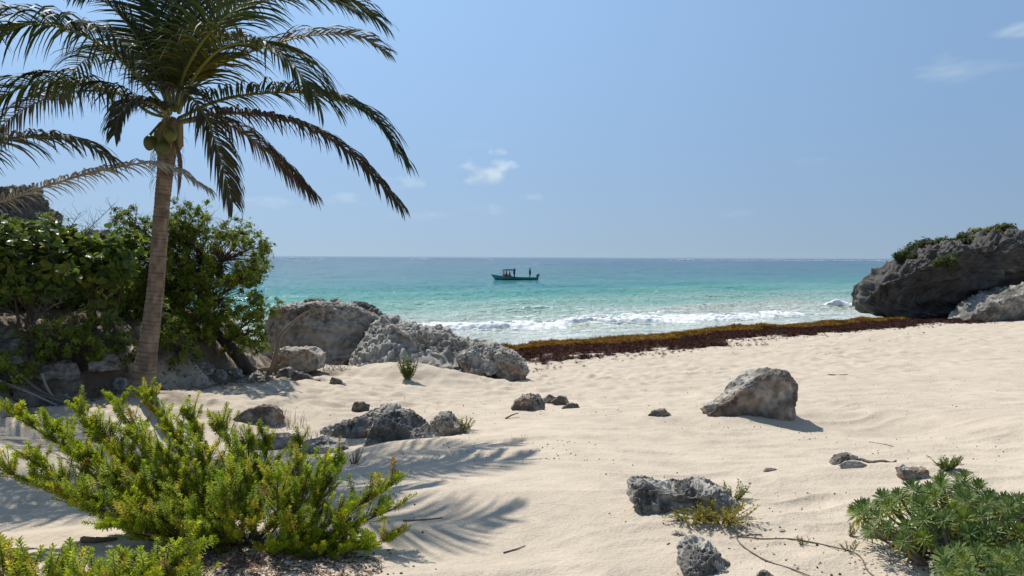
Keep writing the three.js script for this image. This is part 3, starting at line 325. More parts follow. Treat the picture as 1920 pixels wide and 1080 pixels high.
rock('cliff_foot', 'rock', 'small pale stone in the seaweed at the cliff foot', 0.3, { air: true, detail: 14 });
rock('bigboulder', 'boulder', 'rounded grey and pinkish boulder behind the slanting slab', 1.2, { detail: 58, warm: 0.5, air: true, back: 0.2, rough: 0.7, category: 'boulder', black: -0.28 });
rock('crest_a', 'rock', 'black jagged rock on the ridge behind the pinkish boulder, broadest of three', 0.5, { black: 0.6, rough: 1.8, air: true, detail: 26 });
rock('crest_b', 'rock', 'black pointed rock on the ridge behind the pinkish boulder, narrowest of three', 0.4, { black: 0.6, rough: 1.8, air: true, detail: 22 });
rock('crest_c', 'rock', 'black jagged rock sloping down to the surf behind the slanting slab', 0.7, { black: 0.5, rough: 1.6, air: true, detail: 28 });
rock('slab', 'boulder', 'long slanting grey limestone slab banked with sand', 1.1, { detail: 66, black: -0.32, warm: 0.3, air: true, back: 0, lean: 1.35, facets: 3, rough: 0.75, category: 'boulder' });
rock('slab_b', 'boulder', 'pitted grey boulder wedged between the slanting slab and its end block', 0.7, { detail: 40, black: -0.2, warm: 0.5, air: true, category: 'boulder', lean: 0.9, facets: 3 });
rock('slab_end', 'boulder', 'rounded grey block ending the row of slabs beside the seaweed', 0.55, { detail: 36, black: -0.3, warm: 0.55, air: true, category: 'boulder', lean: 0.4 });
rock('foot_a', 'rock', 'low flat stone in the sand at the foot of the end block', 0.25, { detail: 16 });
rock('foot_b', 'rock', 'low stone half buried where the slab meets the sand', 0.22, { detail: 14 });
rock('block', 'boulder', 'pale square block below the pinkish boulder, beside the dead branch', 0.5, { detail: 36, black: -0.4, warm: 0.45, air: true, rough: 0.7, category: 'boulder' });
rock('solitary', 'boulder', 'lone wedge-shaped grey boulder standing on open sand', 0.5, { detail: 60, black: 0.05, warm: 0.58, category: 'boulder', rough: 0.55, back: 0.1, facets: 6 });
rock('foreright', 'rock', 'low pointed rock against the left foot of the lone wedge boulder', 0.28, { detail: 30, black: 0.05, back: 0 });
rock('wedge', 'boulder', 'tall pitted grey wedge rock beside the leafy foreground bush', 0.42, { detail: 56, black: 0.12, warm: 0.2, category: 'boulder', rough: 0.85, lean: 0.9, facets: 3, dy: -0.13 });
rock('leftlow', 'rock', 'long low grey rock running into the pitted wedge', 0.35, { detail: 46, black: 0.0, lean: 0.8, facets: 3 });
rock('cube', 'rock', 'small cube-shaped brown stone behind the long low rock', 0.13, { detail: 18, black: 0.15 });
rock('righttip', 'rock', 'grey tilted rock with a yellow-green sprig, next to the pitted wedge', 0.3, { detail: 40, black: 0.1, lean: 0.3 });
rock('behindbush', 'rock', 'dark rock showing just behind the leafy foreground bush', 0.3, { detail: 26, black: 0.15 });
rock('flatgrey', 'rock', 'flat grey rock flush with the sand between bush and wedge', 0.3, { detail: 26, black: -0.05, lean: 0.8 });
rock('dark', 'rock', 'brown rounded rock in the shade in front of the palm', 0.3, { detail: 36, black: 0.3, warm: 0.85, rough: 0.8 });
const clus = 'small stones clustered on the open sand';
rock('pair_a', 'rock', 'largest knobbly stone of the small cluster in mid sand', 0.24, { detail: 32, black: 0.05, rough: 1.0, lean: 0.5, group: clus });
rock('pair_b', 'rock', 'pale stone just behind the largest stone of the mid sand cluster', 0.12, { detail: 16, black: -0.2, group: clus });
rock('pair_c', 'rock', 'dark upright stone of the mid sand cluster', 0.11, { detail: 16, black: 0.15, group: clus });
rock('pair_d', 'rock', 'dark flat stone lying apart in front of the mid sand cluster', 0.1, { detail: 16, black: 0.2, group: clus });
rock('flatsmall', 'rock', 'single small dark stone on sand left of the lone wedge boulder', 0.12, { detail: 20, black: 0.2 });
rock('front', 'rock', 'long low knobbly grey rock ringed by yellow-green creeper', 0.27, { detail: 60, black: -0.05, rough: 1.1, lean: 0.8, warm: 0.2, facets: 2, dy: -0.05 });
rock('bottom', 'rock', 'half-buried pale grey rock in the nearest sand beside a dry runner', 0.22, { detail: 44, black: -0.12, rough: 1.0, lean: 1.3, warm: 0.25, facets: 2, dy: -0.09 });
rock('bottom_r', 'rock', 'little grey stone beside the half-buried pale rock', 0.06, { detail: 14 });
rock('s1', 'rock', 'brown hollow-sided stone buried near the lavender shrub', 0.14, { detail: 26, black: 0.15, warm: 0.5 });
rock('s2', 'rock', 'smooth pale stone ridge in sand in front of the hollow stone', 0.08, { detail: 20, black: -0.4, rough: 0.5, warm: 0.1 });
rock('s3', 'rock', 'pale and rusty stone poking from sand beside the small green tuft', 0.14, { detail: 28, black: -0.15, warm: 0.7, lean: 0.3 });
rock('t1', 'rock', 'tiny pale stone level with the sand in the open', 0.06, { detail: 10 });
rock('t2', 'rock', 'flat pale stone just left of the half-buried rock', 0.06, { detail: 12, black: -0.3 });
rock('t3', 'rock', 'tiny grey stone next to the thin dry runner', 0.04, { detail: 10 });
rock('t4', 'rock', 'pale stone tucked under the edge of the lavender shrub', 0.12, { detail: 20, black: -0.45, warm: 0.1 });
rock('n1', 'rock', 'small jagged stone on sand in front of the slanting slab', 0.14, { detail: 18, black: 0.15 });
rock('n2', 'rock', 'tiny stone beside the small jagged stone before the slab', 0.05, { detail: 10 });
rock('n3', 'rock', 'grey rubble stone below the pale square block', 0.2, { detail: 20, black: 0.1 });
rock('n4', 'rock', 'grey rubble stone against the roots of the dead branch', 0.2, { detail: 20, black: 0.1 });
rock('out_a', 'rock_outcrop', 'tall dark craggy outcrop rising above the scrub behind the palm', 1.6, { detail: 46, black: 0.5, air: true, rough: 1.3, category: 'outcrop' });
rock('out_b', 'rock_outcrop', 'small grey crag between the tall outcrop and the long crag', 0.5, { detail: 22, black: 0.3, air: true, rough: 1.4, category: 'outcrop' });
rock('out_c', 'rock_outcrop', 'long grey crag showing over the sea grape leaves', 1.0, { detail: 36, black: 0.3, air: true, rough: 1.5, category: 'outcrop' });
{ // stones set in the bank; only their place tells them apart
  const R = rng(31), gs = [0, 1, 2, 3].map((k) => rockGeo([[-0.5, -0.3], [-0.45, 0.15], [-0.15, 0.34], [0.25, 0.3], [0.5, 0.05], [0.45, -0.3]], 0.42, { seed: 90 + k, detail: 20, black: [-0.3, 0, 0.1, -0.25][k], warm: 0.5 }));
  for (const [x, z, s] of [[-7.3, -11.5, 0.7], [-7.9, -11.6, 0.9], [-6.7, -11.6, 0.6], [-6.2, -12, 0.7], [-5.7, -12.3, 0.5], [-5.3, -13.2, 0.6], [-7.0, -12.0, 0.8], [-4.9, -13.9, 0.45], [-4.6, -13.4, 0.3], [-5.0, -13.4, 0.35], [-7.6, -11.2, 0.5], [-6.5, -11.3, 0.35], [-8.4, -11.3, 0.8], [-5.9, -11.9, 0.4], [-4.7, -14.1, 0.5], [-4.45, -13.9, 0.28]]) {
    const m = single('bank_stone', gs[R() * 4 | 0], rockMat, 'weathered stone set in the shaded bank under the shrubs', 'stone', [x, groundY(x, z) - 0.05 * s, z], 'stones set in the shaded bank'); m.rotation.set((R() - 0.5) * 0.6, R() * 6.28, (R() - 0.5) * 0.6); m.scale.set(s, s * (0.5 + 0.4 * R()), s);
  }
}

// ------------------------------------------------------------------ sargassum along the tide line
{
  const R = rng(8), dMax = (t) => lerp(lerp(7.9, 5.0, smooth(-1, 14, t)), 3.2, smooth(24, 36, t)) + 0.7 * noise(t * 0.35, 4) + 0.3 * noise(t * 1.3, 5);
  const tuft = (() => { const b = new MB(), r = rng(3); for (let k = 0; k < 16; k++) { const a = r() * 6.28, e = 0.2 + r() * 1.2, d = V(Math.cos(a) * Math.cos(e), Math.sin(e), Math.sin(a) * Math.cos(e)); b.leaf(V(0, 0, 0).addScaledVector(d, 0.2 * r()), d, V(r() - 0.5, 1, r() - 0.5), 0.6 + 0.5 * r(), 0.14, 0.3); } return b.geo(); })();
  function heap(name, label, t0, t1, from, to, hgt, tones, count, sc, seed) {
    const th = thing(name, label, 'seaweed', [0, 0, 0]); th.userData.kind = 'stuff';
    const nT = Math.ceil((t1 - t0) / 0.07), nD = 64, p = [], c = [], I = [], top = (t, d) => { const a = from(t), b = to(t), u = (d - a) / (b - a), e = Math.min(u, 1 - u) * 2, n = fbm(t * 0.9, d * 1.1, seed, 4), edge = smooth(0, 0.35, e) * smooth(t0, t0 + 1.5, t) * smooth(t1, t1 - 1.5, t), q = shoreP(t, d), gap = smooth(0.35, 0.95, u) * Math.max(0, 0.35 + 2.0 * fbm(t * 0.7, d * 1.5, seed + 3, 4)) * (seed > 20 ? 1.6 : 0.2); return [q, groundY(q.x, q.z, false) - 0.1 + edge * (0.1 + hgt * (0.7 + 1.1 * n)) * 1.0 + 0.02 - 0.14 * (1 - edge) - gap * (hgt + 0.05) * 1.5 + hgt * 0.25 * fbm(t * 4, d * 4, seed + 1, 3), edge]; };
    for (let i = 0; i <= nT; i++) for (let j = 0; j <= nD; j++) {
      const t = t0 + (t1 - t0) * i / nT, d = lerp(from(t), to(t), j / nD), [q, y] = top(t, d); p.push(q.x, y, q.z); const k = 0.5 + 0.9 * fbm(t * 3.1, d * 3.1, seed + 5, 4), a = tones[0], b = tones[1]; c.push(lerp(a[0], b[0], k), lerp(a[1], b[1], k), lerp(a[2], b[2], k));
      if (i && j) { const a2 = p.length / 3 - 1; I.push(a2, a2 - nD - 2, a2 - 1, a2, a2 - nD - 1, a2 - nD - 2); }
    }
    const g = new THREE.BufferGeometry(); g.setAttribute('position', new THREE.Float32BufferAttribute(p, 3)); g.setAttribute('color', new THREE.Float32BufferAttribute(c, 3)); g.setIndex(I); g.computeVertexNormals(); const hm = part(th, 'weed_mat', g, new THREE.MeshStandardMaterial({ vertexColors: true, roughness: 0.85, side: THREE.DoubleSide })); hm.userData.kind = 'stuff';
    const l = [];
    for (let k = 0; k < count * 3 && l.length < count; k++) { const t = lerp(t0, t1, R()), d = lerp(from(t) - 0.05, to(t) + (seed > 20 ? 0.9 * R() * R() : 0), R()), [q, y] = top(t, d), gy = groundY(q.x, q.z, false), stray = y < gy; if (stray && (R() > (seed > 20 ? 0.10 : 0.02) || d < 0.6)) continue; const f = R(); l.push({ g: 0, k: 0, m: placed(V(q.x, Math.max(y, gy + 0.005), q.z), V(R() - 0.5, 1.1, R() - 0.5), R() * 6.28, V(1, 0.75, 1).multiplyScalar(sc * (0.5 + R()) * (stray ? 0.6 : 1))), c: C(lerp(tones[0][0], tones[2][0], f), lerp(tones[0][1], tones[2][1], f), lerp(tones[0][2], tones[2][2], f)) }); }
    scatter(th, 'weed_tuft', 'weed_tufts', [tuft], leafMats([C(1, 1, 1)], { transmission: 0.2, clearcoat: 0 }), l);
  }
  heap('sargassum', 'golden brown fresh sargassum ridge along the water edge', -7, 37, (t) => lerp(0.9, -0.2, smooth(0, 11, t)) + 0.25 * noise(t * 0.5, 1), (t) => lerp(3.7, 1.9, smooth(1, 13, t)) + 0.6 * noise(t * 0.4, 2) + 0.25 * noise(t * 1.6, 7), 0.15, [[0.20, 0.10, 0.014], [0.32, 0.175, 0.02], [0.46, 0.26, 0.03]], 16000, 0.14, 11);
  heap('sargassum', 'dark maroon rotting sargassum spread on the sand below the golden ridge', -8, 38, (t) => lerp(2.2, 0.9, smooth(0, 12, t)), (t) => dMax(t) + 0.9, 0.055, [[0.045, 0.017, 0.013], [0.085, 0.032, 0.02], [0.12, 0.045, 0.03]], 16000, 0.11, 31);
}

// ------------------------------------------------------------------ coconut palms
const barkMat = new THREE.MeshStandardMaterial({ vertexColors: true, roughness: 0.92, side: THREE.DoubleSide });
const FROND = { g: [C(0.036, 0.052, 0.011), C(0.16, 0.17, 0.03)], y: [C(0.06, 0.075, 0.010), C(0.24, 0.23, 0.03)], d: [C(0.06, 0.07, 0.028), C(0.20, 0.18, 0.06)], b: [C(0.058, 0.052, 0.03), C(0.16, 0.13, 0.05)], p: [C(0.34, 0.31, 0.24), C(0.28, 0.23, 0.14)] };
const frondMats = Object.fromEntries(Object.entries(FROND).map(([k, [a, b]]) => [k, { leaf: new THREE.MeshPhysicalMaterial({ vertexColors: true, color: a, roughness: 0.85, transmission: 0.3, thickness: 0, clearcoat: 0.18, clearcoatRoughness: 0.4, specularIntensity: 0.4, side: THREE.DoubleSide }), rib: std(b, 0.5) }]));
function frond(palm, f, seed) {
  const R = rng(seed * 97 + 5), pts = spline(f.p, 60), fr = new THREE.Group(); fr.name = 'frond'; palm.add(fr);
  const rib = new MB(); rib.tube(pts, pts.map((_, k) => lerp(0.028, 0.004, (k / 60) ** 0.8)), 6); part(fr, 'midrib', rib.geo(), frondMats[f.k].rib);
  const b = new MB(), whole = pts[60].clone().sub(pts[0]), N = 2 * 88, side0 = V(whole.z, 0, -whole.x); let S = V(0, 0, 0);
  if (Math.hypot(whole.x, whole.z) < 0.75 * Math.abs(whole.y)) side0.set(1, 0, 0.25); side0.normalize();
  for (let k = 0; k < N; k++) {
    const s = 0.13 + 0.87 * (k >> 1) / (N / 2 - 1) + 0.006 * (R() - 0.5), i = clamp(Math.floor(s * 60), 0, 59), at = pts[i].clone().lerp(pts[i + 1], clamp(s * 60 - i)), T = pts[Math.min(60, i + 2)].clone().sub(pts[Math.max(0, i - 1)]).normalize();
    S = side0.clone().addScaledVector(T, -side0.dot(T)).normalize(); const up = S.clone().cross(T).normalize(); if (up.y < 0) up.negate();
    const sg = k & 1 ? 1 : -1, torn = R() < (f.k === 'g' || f.k === 'y' ? 0.04 : 0.14), len = f.l * 1.32 * (0.35 + 0.75 * Math.sin(Math.PI * Math.min(1, 0.12 + s * 0.82)) ** 0.75) * (0.82 + 0.3 * R()) * (torn ? 0.4 : 1), fwd = lerp(0.45, 1.5, s ** 1.6);
    const d = S.clone().multiplyScalar(sg * (1 + 0.15 * (R() - 0.5))).addScaledVector(T, fwd + 0.25 * (R() - 0.5)).addScaledVector(up, 0.42 + 0.2 * (R() - 0.5)).normalize(), mid = [], side = [], half = [], w = 0.0175 * (0.7 + 0.5 * R()), n = 6, p = at.clone(), tw = (R() - 0.5) * 1.3;
    for (let j = 0; j <= n; j++) {
      mid.push(p.clone()); const sd = T.clone().addScaledVector(d, -T.dot(d)).normalize(), o = d.clone().cross(sd); side.push(sd.multiplyScalar(Math.cos(tw)).addScaledVector(o, Math.sin(tw))); const u = j / n; half.push(w * Math.min(1, 0.45 + 2.2 * u) * (1 - u ** 2.4) + 0.0008);
      p.addScaledVector(d, len / n); d.y -= f.d * (0.22 + 0.25 * R()) * (0.5 + u); d.x += 0.05 * (R() - 0.3); d.normalize();
    }
    const old = f.k === 'b' || f.k === 'd' ? R() : 0, c = 0.75 + 0.5 * R(); b.ribbon(mid, side, half, f.k === 'y' && s < 0.6 && R() < 0.35 ? C(2.6, 1.7, 0.5) : C(c * (1 + 0.5 * old), c, c));
  }
  const lf = part(fr, 'leaflets', b.geo(), frondMats[f.k].leaf); lf.userData.kind = 'stuff'; return fr;
}
function coconutPalm(pos, trunk, fronds, nuts, spathe, label, seed) {
  const palm = thing('coconut_palm', label, 'palm tree', pos, 'coconut palms'), R = rng(seed), path = spline(trunk, 420), len = path.length - 1;
  const rad = path.map((_, k) => { const f = k / len * (trunk.length - 1), i = Math.min(trunk.length - 2, Math.floor(f)); let best = 0, bd = 1e9; trunk.forEach((q, a) => { const dd = Math.abs(q[1] - path[k].y); if (dd < bd) { bd = dd; best = a; } }); const a = trunk[best], nb = trunk[clamp(best + (path[k].y > a[1] ? 1 : -1), 0, trunk.length - 1)], u = nb === a ? 0 : clamp((path[k].y - a[1]) / (nb[1] - a[1])); return lerp(a[3], nb[3], u); });
  const b = new MB(), ring = path.map((p) => { const h = p.y / 0.062 + 0.5 * noise(p.y * 5, seed); return h - Math.floor(h); });
  b.tube(path, rad, 30, (k, a) => { const n = fbm(Math.cos(a) * 2.2, path[k].y * 9, Math.sin(a) * 2.2 + seed, 4), sc = smooth(0.0, 0.25, ring[k] + 0.12 * noise(a * 1.5, k * 0.2)) * 0.6 + 0.4, q = (0.85 + 0.7 * n) * sc; return C(0.25 * q, 0.19 * q, 0.135 * q); }, (k, a) => 1 + 0.05 * (1 - ring[k]) + 0.03 * noise(Math.cos(a) * 3, path[k].y * 14, Math.sin(a) * 3));
  part(palm, 'trunk', b.geo(), barkMat);
  const top = path[len].clone();
  for (let k = 0; k < 7; k++) { // fibre-wrapped leaf bases clasping the head of the trunk
    const a = k / 7 * 6.28 + seed, s = new MB(), q = path[len - 50].clone(), o = V(Math.cos(a), 0, Math.sin(a)); s.tube([q.clone().addScaledVector(o, 0.10), q.clone().addScaledVector(o, 0.15).add(V(0, 0.12, 0)), top.clone().addScaledVector(o, 0.10)], [0.05, 0.075, 0.035], 7, undefined); part(palm, 'leaf_base', s.geo(), std(k % 2 ? C(0.19, 0.13, 0.07) : C(0.22, 0.19, 0.06), 0.85));
  }
  { const s = new MB(); for (let k = 0; k < 90; k++) { const a = R() * 6.28, r0 = 0.13 + 0.04 * R(), q = path[len - 22 - (R() * 72 | 0)], p0 = q.clone().add(V(Math.cos(a) * r0, 0, Math.sin(a) * r0)), l = 0.08 + 0.22 * R(); s.tube([p0, p0.clone().add(V(Math.cos(a) * 0.05, -l * 0.4, Math.sin(a) * 0.05)), p0.clone().add(V(Math.cos(a) * 0.06 + 0.05 * (R() - 0.5), -l, Math.sin(a) * 0.06))], [0.004, 0.003, 0.001], 3); } const m = part(palm, 'fibres', s.geo(), std(C(0.17, 0.11, 0.06), 0.95)); m.userData.kind = 'stuff'; }
  fronds.forEach((f, k) => frond(palm, f, seed + k));
  const nutMat = [std(C(0.085, 0.105, 0.014), 0.42), std(C(0.115, 0.125, 0.018), 0.45)];
  nuts.forEach((n, k) => {
    const g = new THREE.SphereGeometry(0.088, 20, 16), P = g.attributes.position; for (let i = 0; i < P.count; i++) { const x = P.getX(i), y = P.getY(i), z = P.getZ(i), a = Math.atan2(z, x), q = 1 + 0.05 * Math.cos(3 * a) * (1 - Math.abs(y) / 0.1), e = y < 0 ? 1.35 : 1.15; P.setXYZ(i, x * q * (1 - 0.25 * clamp(-y / 0.1) ** 2), y * e, z * q * (1 - 0.25 * clamp(-y / 0.1) ** 2)); } g.computeVertexNormals();
    const m = part(palm, 'coconut', g, nutMat[k % 2]); m.position.set(...n); m.rotation.set(0.3 * (R() - 0.5), R() * 6, 0.5 * (R() - 0.5)); const st = new MB(), nv = V(...n); st.tube([V(0, 0.1, 0), top.clone().sub(nv).multiplyScalar(0.45).add(V(0, 0.12, 0)), top.clone().sub(nv)], [0.018, 0.016, 0.02], 6); const stalk = part(palm, 'fruit_stalk', st.geo(), nutMat[1]); stalk.position.copy(nv);
  });
  if (spathe) { const p = spline(spathe, 24), s = new MB(); s.ribbon(p, p.map((_, k) => V(Math.cos(0.4 + k * 0.03), 0, Math.sin(0.4))), p.map((_, k) => 0.005 + 0.05 * Math.sin(Math.PI * (k / 24) ** 0.9))); s.ribbon(p.map((q) => q.clone().add(V(0.012, 0, -0.02))), p.map(() => V(0.5, 0, 0.85)), p.map((_, k) => 0.004 + 0.035 * Math.sin(Math.PI * (k / 24) ** 0.9))); part(palm, 'dry_spathe', s.geo(), std(C(0.12, 0.09, 0.07), 0.7)); }
  return palm;
}
coconutPalm(G.palmPos, G.palmTrunk, G.fronds, G.nuts, G.spathe, 'coconut palm with ringed leaning trunk and green coconuts in front of the bank', 11);
coconutPalm(G.palm2Pos, G.palm2Trunk, G.fronds2, [], null, 'second coconut palm on the bank whose drying fronds reach behind the ringed trunk', 47);

// ------------------------------------------------------------------ shrubs
function shootGeo(seed, L, n, len, w, open0, open1) {   // a stem set all round with narrow leaves
  const b = new MB(), R = rng(seed); b.tube([V(0, 0, 0), V(0, L * 0.9, 0)], [0.0028, 0.0015], 4, C(0.5, 0.35, 0.2));
  for (let k = 0; k < n; k++) { const u = k / (n - 1), a = k * 2.4 + 0.5 * R(), e = lerp(open0, open1, u) + 0.25 * (R() - 0.5), d = V(Math.cos(a) * Math.cos(e), Math.sin(e), Math.sin(a) * Math.cos(e)), c = 0.85 + 0.3 * R(), yl = u < 0.3 && R() < 0.10 ? 1.9 : 1; b.leaf(V(0, L * (0.12 + 0.83 * u), 0), d, yAxis, len * (0.75 + 0.45 * R()) * lerp(1, 0.72, u), w, 0.22, C(c * yl, c * lerp(1, yl, 0.35), c * 0.9), 0.62); }
  return b.geo();
}
const tones = (l) => l.map((t) => C(...t));
const woodMat = std(C(0.10, 0.075, 0.055), 0.95);
const tipSort = (l) => l.sort((a, b) => b.near - a.near);
const cedarShoots = [0, 1, 2, 3].map((k) => shootGeo(60 + k, 0.085 + 0.012 * k, 34 + 3 * k, 0.036, 0.0105, 0.05, 0.95));
const cedarTones = tones([[0.35, 0.43, 0.018], [0.43, 0.49, 0.02], [0.27, 0.36, 0.018], [0.54, 0.49, 0.027], [0.35, 0.43, 0.018], [0.30, 0.40, 0.018], [0.34, 0.22, 0.06]]), cedarMats = leafMats(cedarTones, { transmission: 0.52, clearcoat: 0.1, specularIntensity: 0.25 });
function cedar(pos, ends, label, seed, size = 1, own = 300) {
  const t = thing('bay_cedar_shrub', label, 'shrub', pos, 'bay cedar shrubs'), R = rng(seed), l = [];
  const shoot = (p, d, s) => { const k = R() < 0.03 ? 6 : R() * 6 | 0, c = cedarTones[k], j = 0.85 + 0.35 * R(); l.push({ g: R() * 4 | 0, k, near: p.z + 0.3 * R(), c: C(c.r * j, c.g * j, c.b * j), m: placed(p, d, R() * 6.28, size * s) }); };
  for (const e of ends) {
    const E = V(...e), root = V((R() - 0.5) * 0.25, -0.03, (R() - 0.5) * 0.25), L = E.length(), lift = V(E.x * 0.5, Math.max(0.05, E.y * 0.32) + 0.06 * (R() - 0.5), E.z * 0.5).add(V((R() - 0.5) * 0.12, 0, (R() - 0.5) * 0.12));
    const pts = spline([root, root.clone().lerp(lift, 0.5).add(V(0, 0.02, 0)), lift, lift.clone().lerp(E, 0.55).add(V((R() - 0.5) * 0.08, (R() - 0.5) * 0.06, (R() - 0.5) * 0.08)), E], 22), b = new MB(); b.tube(pts, pts.map((_, k) => lerp(0.014, 0.0035, k / 22) * (0.7 + 0.3 * L)), 6);
    const nTw = Math.round(L * 38);
    for (let k = 0; k < nTw; k++) {
      const s = 1 - 0.74 * R(), i = Math.min(21, Math.floor(s * 22)), p = pts[i].clone().lerp(pts[i + 1], s * 22 - i), T = pts[i + 1].clone().sub(pts[i]).normalize();
      const d = T.multiplyScalar(0.9).add(V(R() * 2 - 1, -0.1 + 0.7 * R(), R() * 2 - 1)).normalize(), tl = (0.05 + 0.24 * R()) * size * (1.2 - 0.75 * s), q = p.clone().addScaledVector(d, tl * 0.6).add(V(0, 0, 0)), q2 = p.clone().addScaledVector(d, tl).add(V(0, 0.02, 0));
      b.tube([p, q, q2], [0.003, 0.0025, 0.002], 4); const up = d.clone().add(V(0, 0.15, 0));
      shoot(q2.clone().addScaledVector(d, -0.03), up, 0.6 + 0.6 * R()); shoot(q, d.clone().add(V(R() - 0.5, 0.2, R() - 0.5)), 0.45 + 0.55 * R()); if (R() < 0.5) shoot(p, d.clone().add(V(R() - 0.5, 0.2, R() - 0.5)), 0.65 + 0.3 * R());
    }
    shoot(pts[21], E.clone().sub(pts[18]).normalize().add(V(0, 0.3, 0)), 1.15); part(t, 'branch', b.geo(), woodMat);
  }
  scatter(t, 'leafy_shoot', 'leafy_shoots', cedarShoots, cedarMats, tipSort(l), own); return t;
}
cedar(G.bushPos, G.bush, 'wide bright green bay cedar bush sprawling over sand before the palm', 21);
cedar(G.cornerPos, G.corner, 'bay cedar sprigs rising from sand in front of the wide bay cedar bush', 22, 1.05, 60);

// grey-green rosette shrub
{
  const ros = [0, 1, 2, 3].map((k) => { const b = new MB(), R = rng(140 + k), n = 52; for (let i = 0; i < n; i++) { const u = i / n, a = i * 2.39996, e = lerp(-0.35, 1.25, u ** 0.9) + 0.2 * (R() - 0.5), d = V(Math.cos(a) * Math.cos(e), Math.sin(e), Math.sin(a) * Math.cos(e)), c = 0.85 + 0.3 * R(), y = u < 0.22 && R() < 0.4; b.leaf(V(0, 0.05 * u, 0), d, yAxis, lerp(0.10, 0.055, u) * (0.85 + 0.3 * R()), 0.0125, 0.18, y ? C(2.6, 1.5, 0.25) : C(c, c, c * (0.9 + 0.3 * R())), 0.68); } return b.geo(); });
  const tn = tones([[0.135, 0.21, 0.035], [0.17, 0.245, 0.06], [0.20, 0.265, 0.035], [0.11, 0.18, 0.038]]), mats = leafMats(tn, { transmission: 0.4 });
  function rosetteShrub(label, list, base, stems, seed) {
    const t = thing('sea_lavender_shrub', label, 'shrub', base, 'sea lavender shrubs'), R = rng(seed), wood = std(C(0.13, 0.10, 0.08), 0.95), l = [];
    for (const [x, y, z] of list) {
      const p = V(x, y, z), root = V(x * 0.35 + 0.1 * (R() - 0.5), 0, z * 0.35 + 0.1 * (R() - 0.5)), d = V(x * 0.9, 0.55 + 0.3 * R(), z * 0.9 + 0.25).normalize(), b = new MB(), mid = root.clone().lerp(p, 0.55).add(V(0, -0.06, 0));
      b.tube(spline([root.clone().add(V(0, -0.05, 0)), mid, p], 8), [0.014, 0.013, 0.012, 0.011, 0.010, 0.009, 0.008, 0.007, 0.007], 5); part(t, 'stem', b.geo(), wood);
      const k = R() * 4 | 0; l.push({ g: R() * 4 | 0, k, c: tn[k], m: placed(p, d, R() * 6.28, 0.65 + 0.6 * R()), near: R() });
    }
    for (let k = 0; k < stems; k++) { // bare shaggy stems along the seaward skirt
      const a = Math.PI + (R() - 0.5) * 1.5, x0 = -0.55 + 0.35 * R(), z0 = 0.05 + 0.25 * R(), b = new MB(), h = 0.08 + 0.16 * R(), dx = Math.cos(a) * 0.05; b.tube(spline([V(x0 * 0.8, -0.06, z0), V(x0 + dx, h * 0.5, z0 + 0.03), V(x0 + dx * 1.5 + 0.05 * (R() - 0.5), h, z0 + 0.05 * R())], 7), [0.012, 0.015, 0.018, 0.022, 0.021, 0.018, 0.014, 0.006], 7, undefined, (q, an) => 1 + 0.35 * noise(q * 2.2 + k, an * 2)); part(t, 'dead_stem', b.geo(), std(C(0.17, 0.145, 0.125), 1));
    }
    for (let k = 0; k < stems * 1.5; k++) { const b = new MB(), p = V(-0.65 + 0.7 * R(), 0.0, 0.0 + 0.4 * R()); b.tube(spline([p, p.clone().add(V(0.1 * (R() - 0.7), 0.06 + 0.05 * R(), 0.05)), p.clone().add(V(0.3 * (R() - 0.6), 0.05 + 0.15 * R(), 0.1 * (R() - 0.3)))], 5), [0.007, 0.006, 0.005, 0.004, 0.003, 0.002], 4); part(t, 'twig', b.geo(), wood); }
    scatter(t, 'leaf_rosette', 'leaf_rosettes', ros, mats, l, 300);
  }
  const R = rng(71), dome = (n, rx, h, rz, x0, front) => { const l = []; for (let k = 0; k < 4000 && l.length < n; k++) { const a = R() * 6.28, r = Math.sqrt(R()), x = Math.cos(a) * r * rx, z = Math.sin(a) * r * rz, y = h * Math.sqrt(Math.max(0.02, 1 - r * r * 0.93)) * (0.82 + 0.3 * noise(x * 3, z * 3, n)); if (y < 0.11 || l.some((q) => Math.hypot(q[0] - x, q[1] - y, q[2] - z) < 0.085)) continue; l.push([x + x0, y, z]); } return l; };
  const b1 = onGround(2.98, -5.0), b2 = onGround(2.86, -4.28);
  rosetteShrub('grey-green sea lavender shrub with bare brown stems under its rosettes', dome(100, 0.76, 0.35, 0.5, 0, 0), b1.toArray(), 16, 72);
  rosetteShrub('smaller sea lavender shrub crowding the nearer side of the bare-stemmed one', dome(56, 0.50, 0.25, 0.34, 0, 0), b2.toArray(), 3, 73);
}

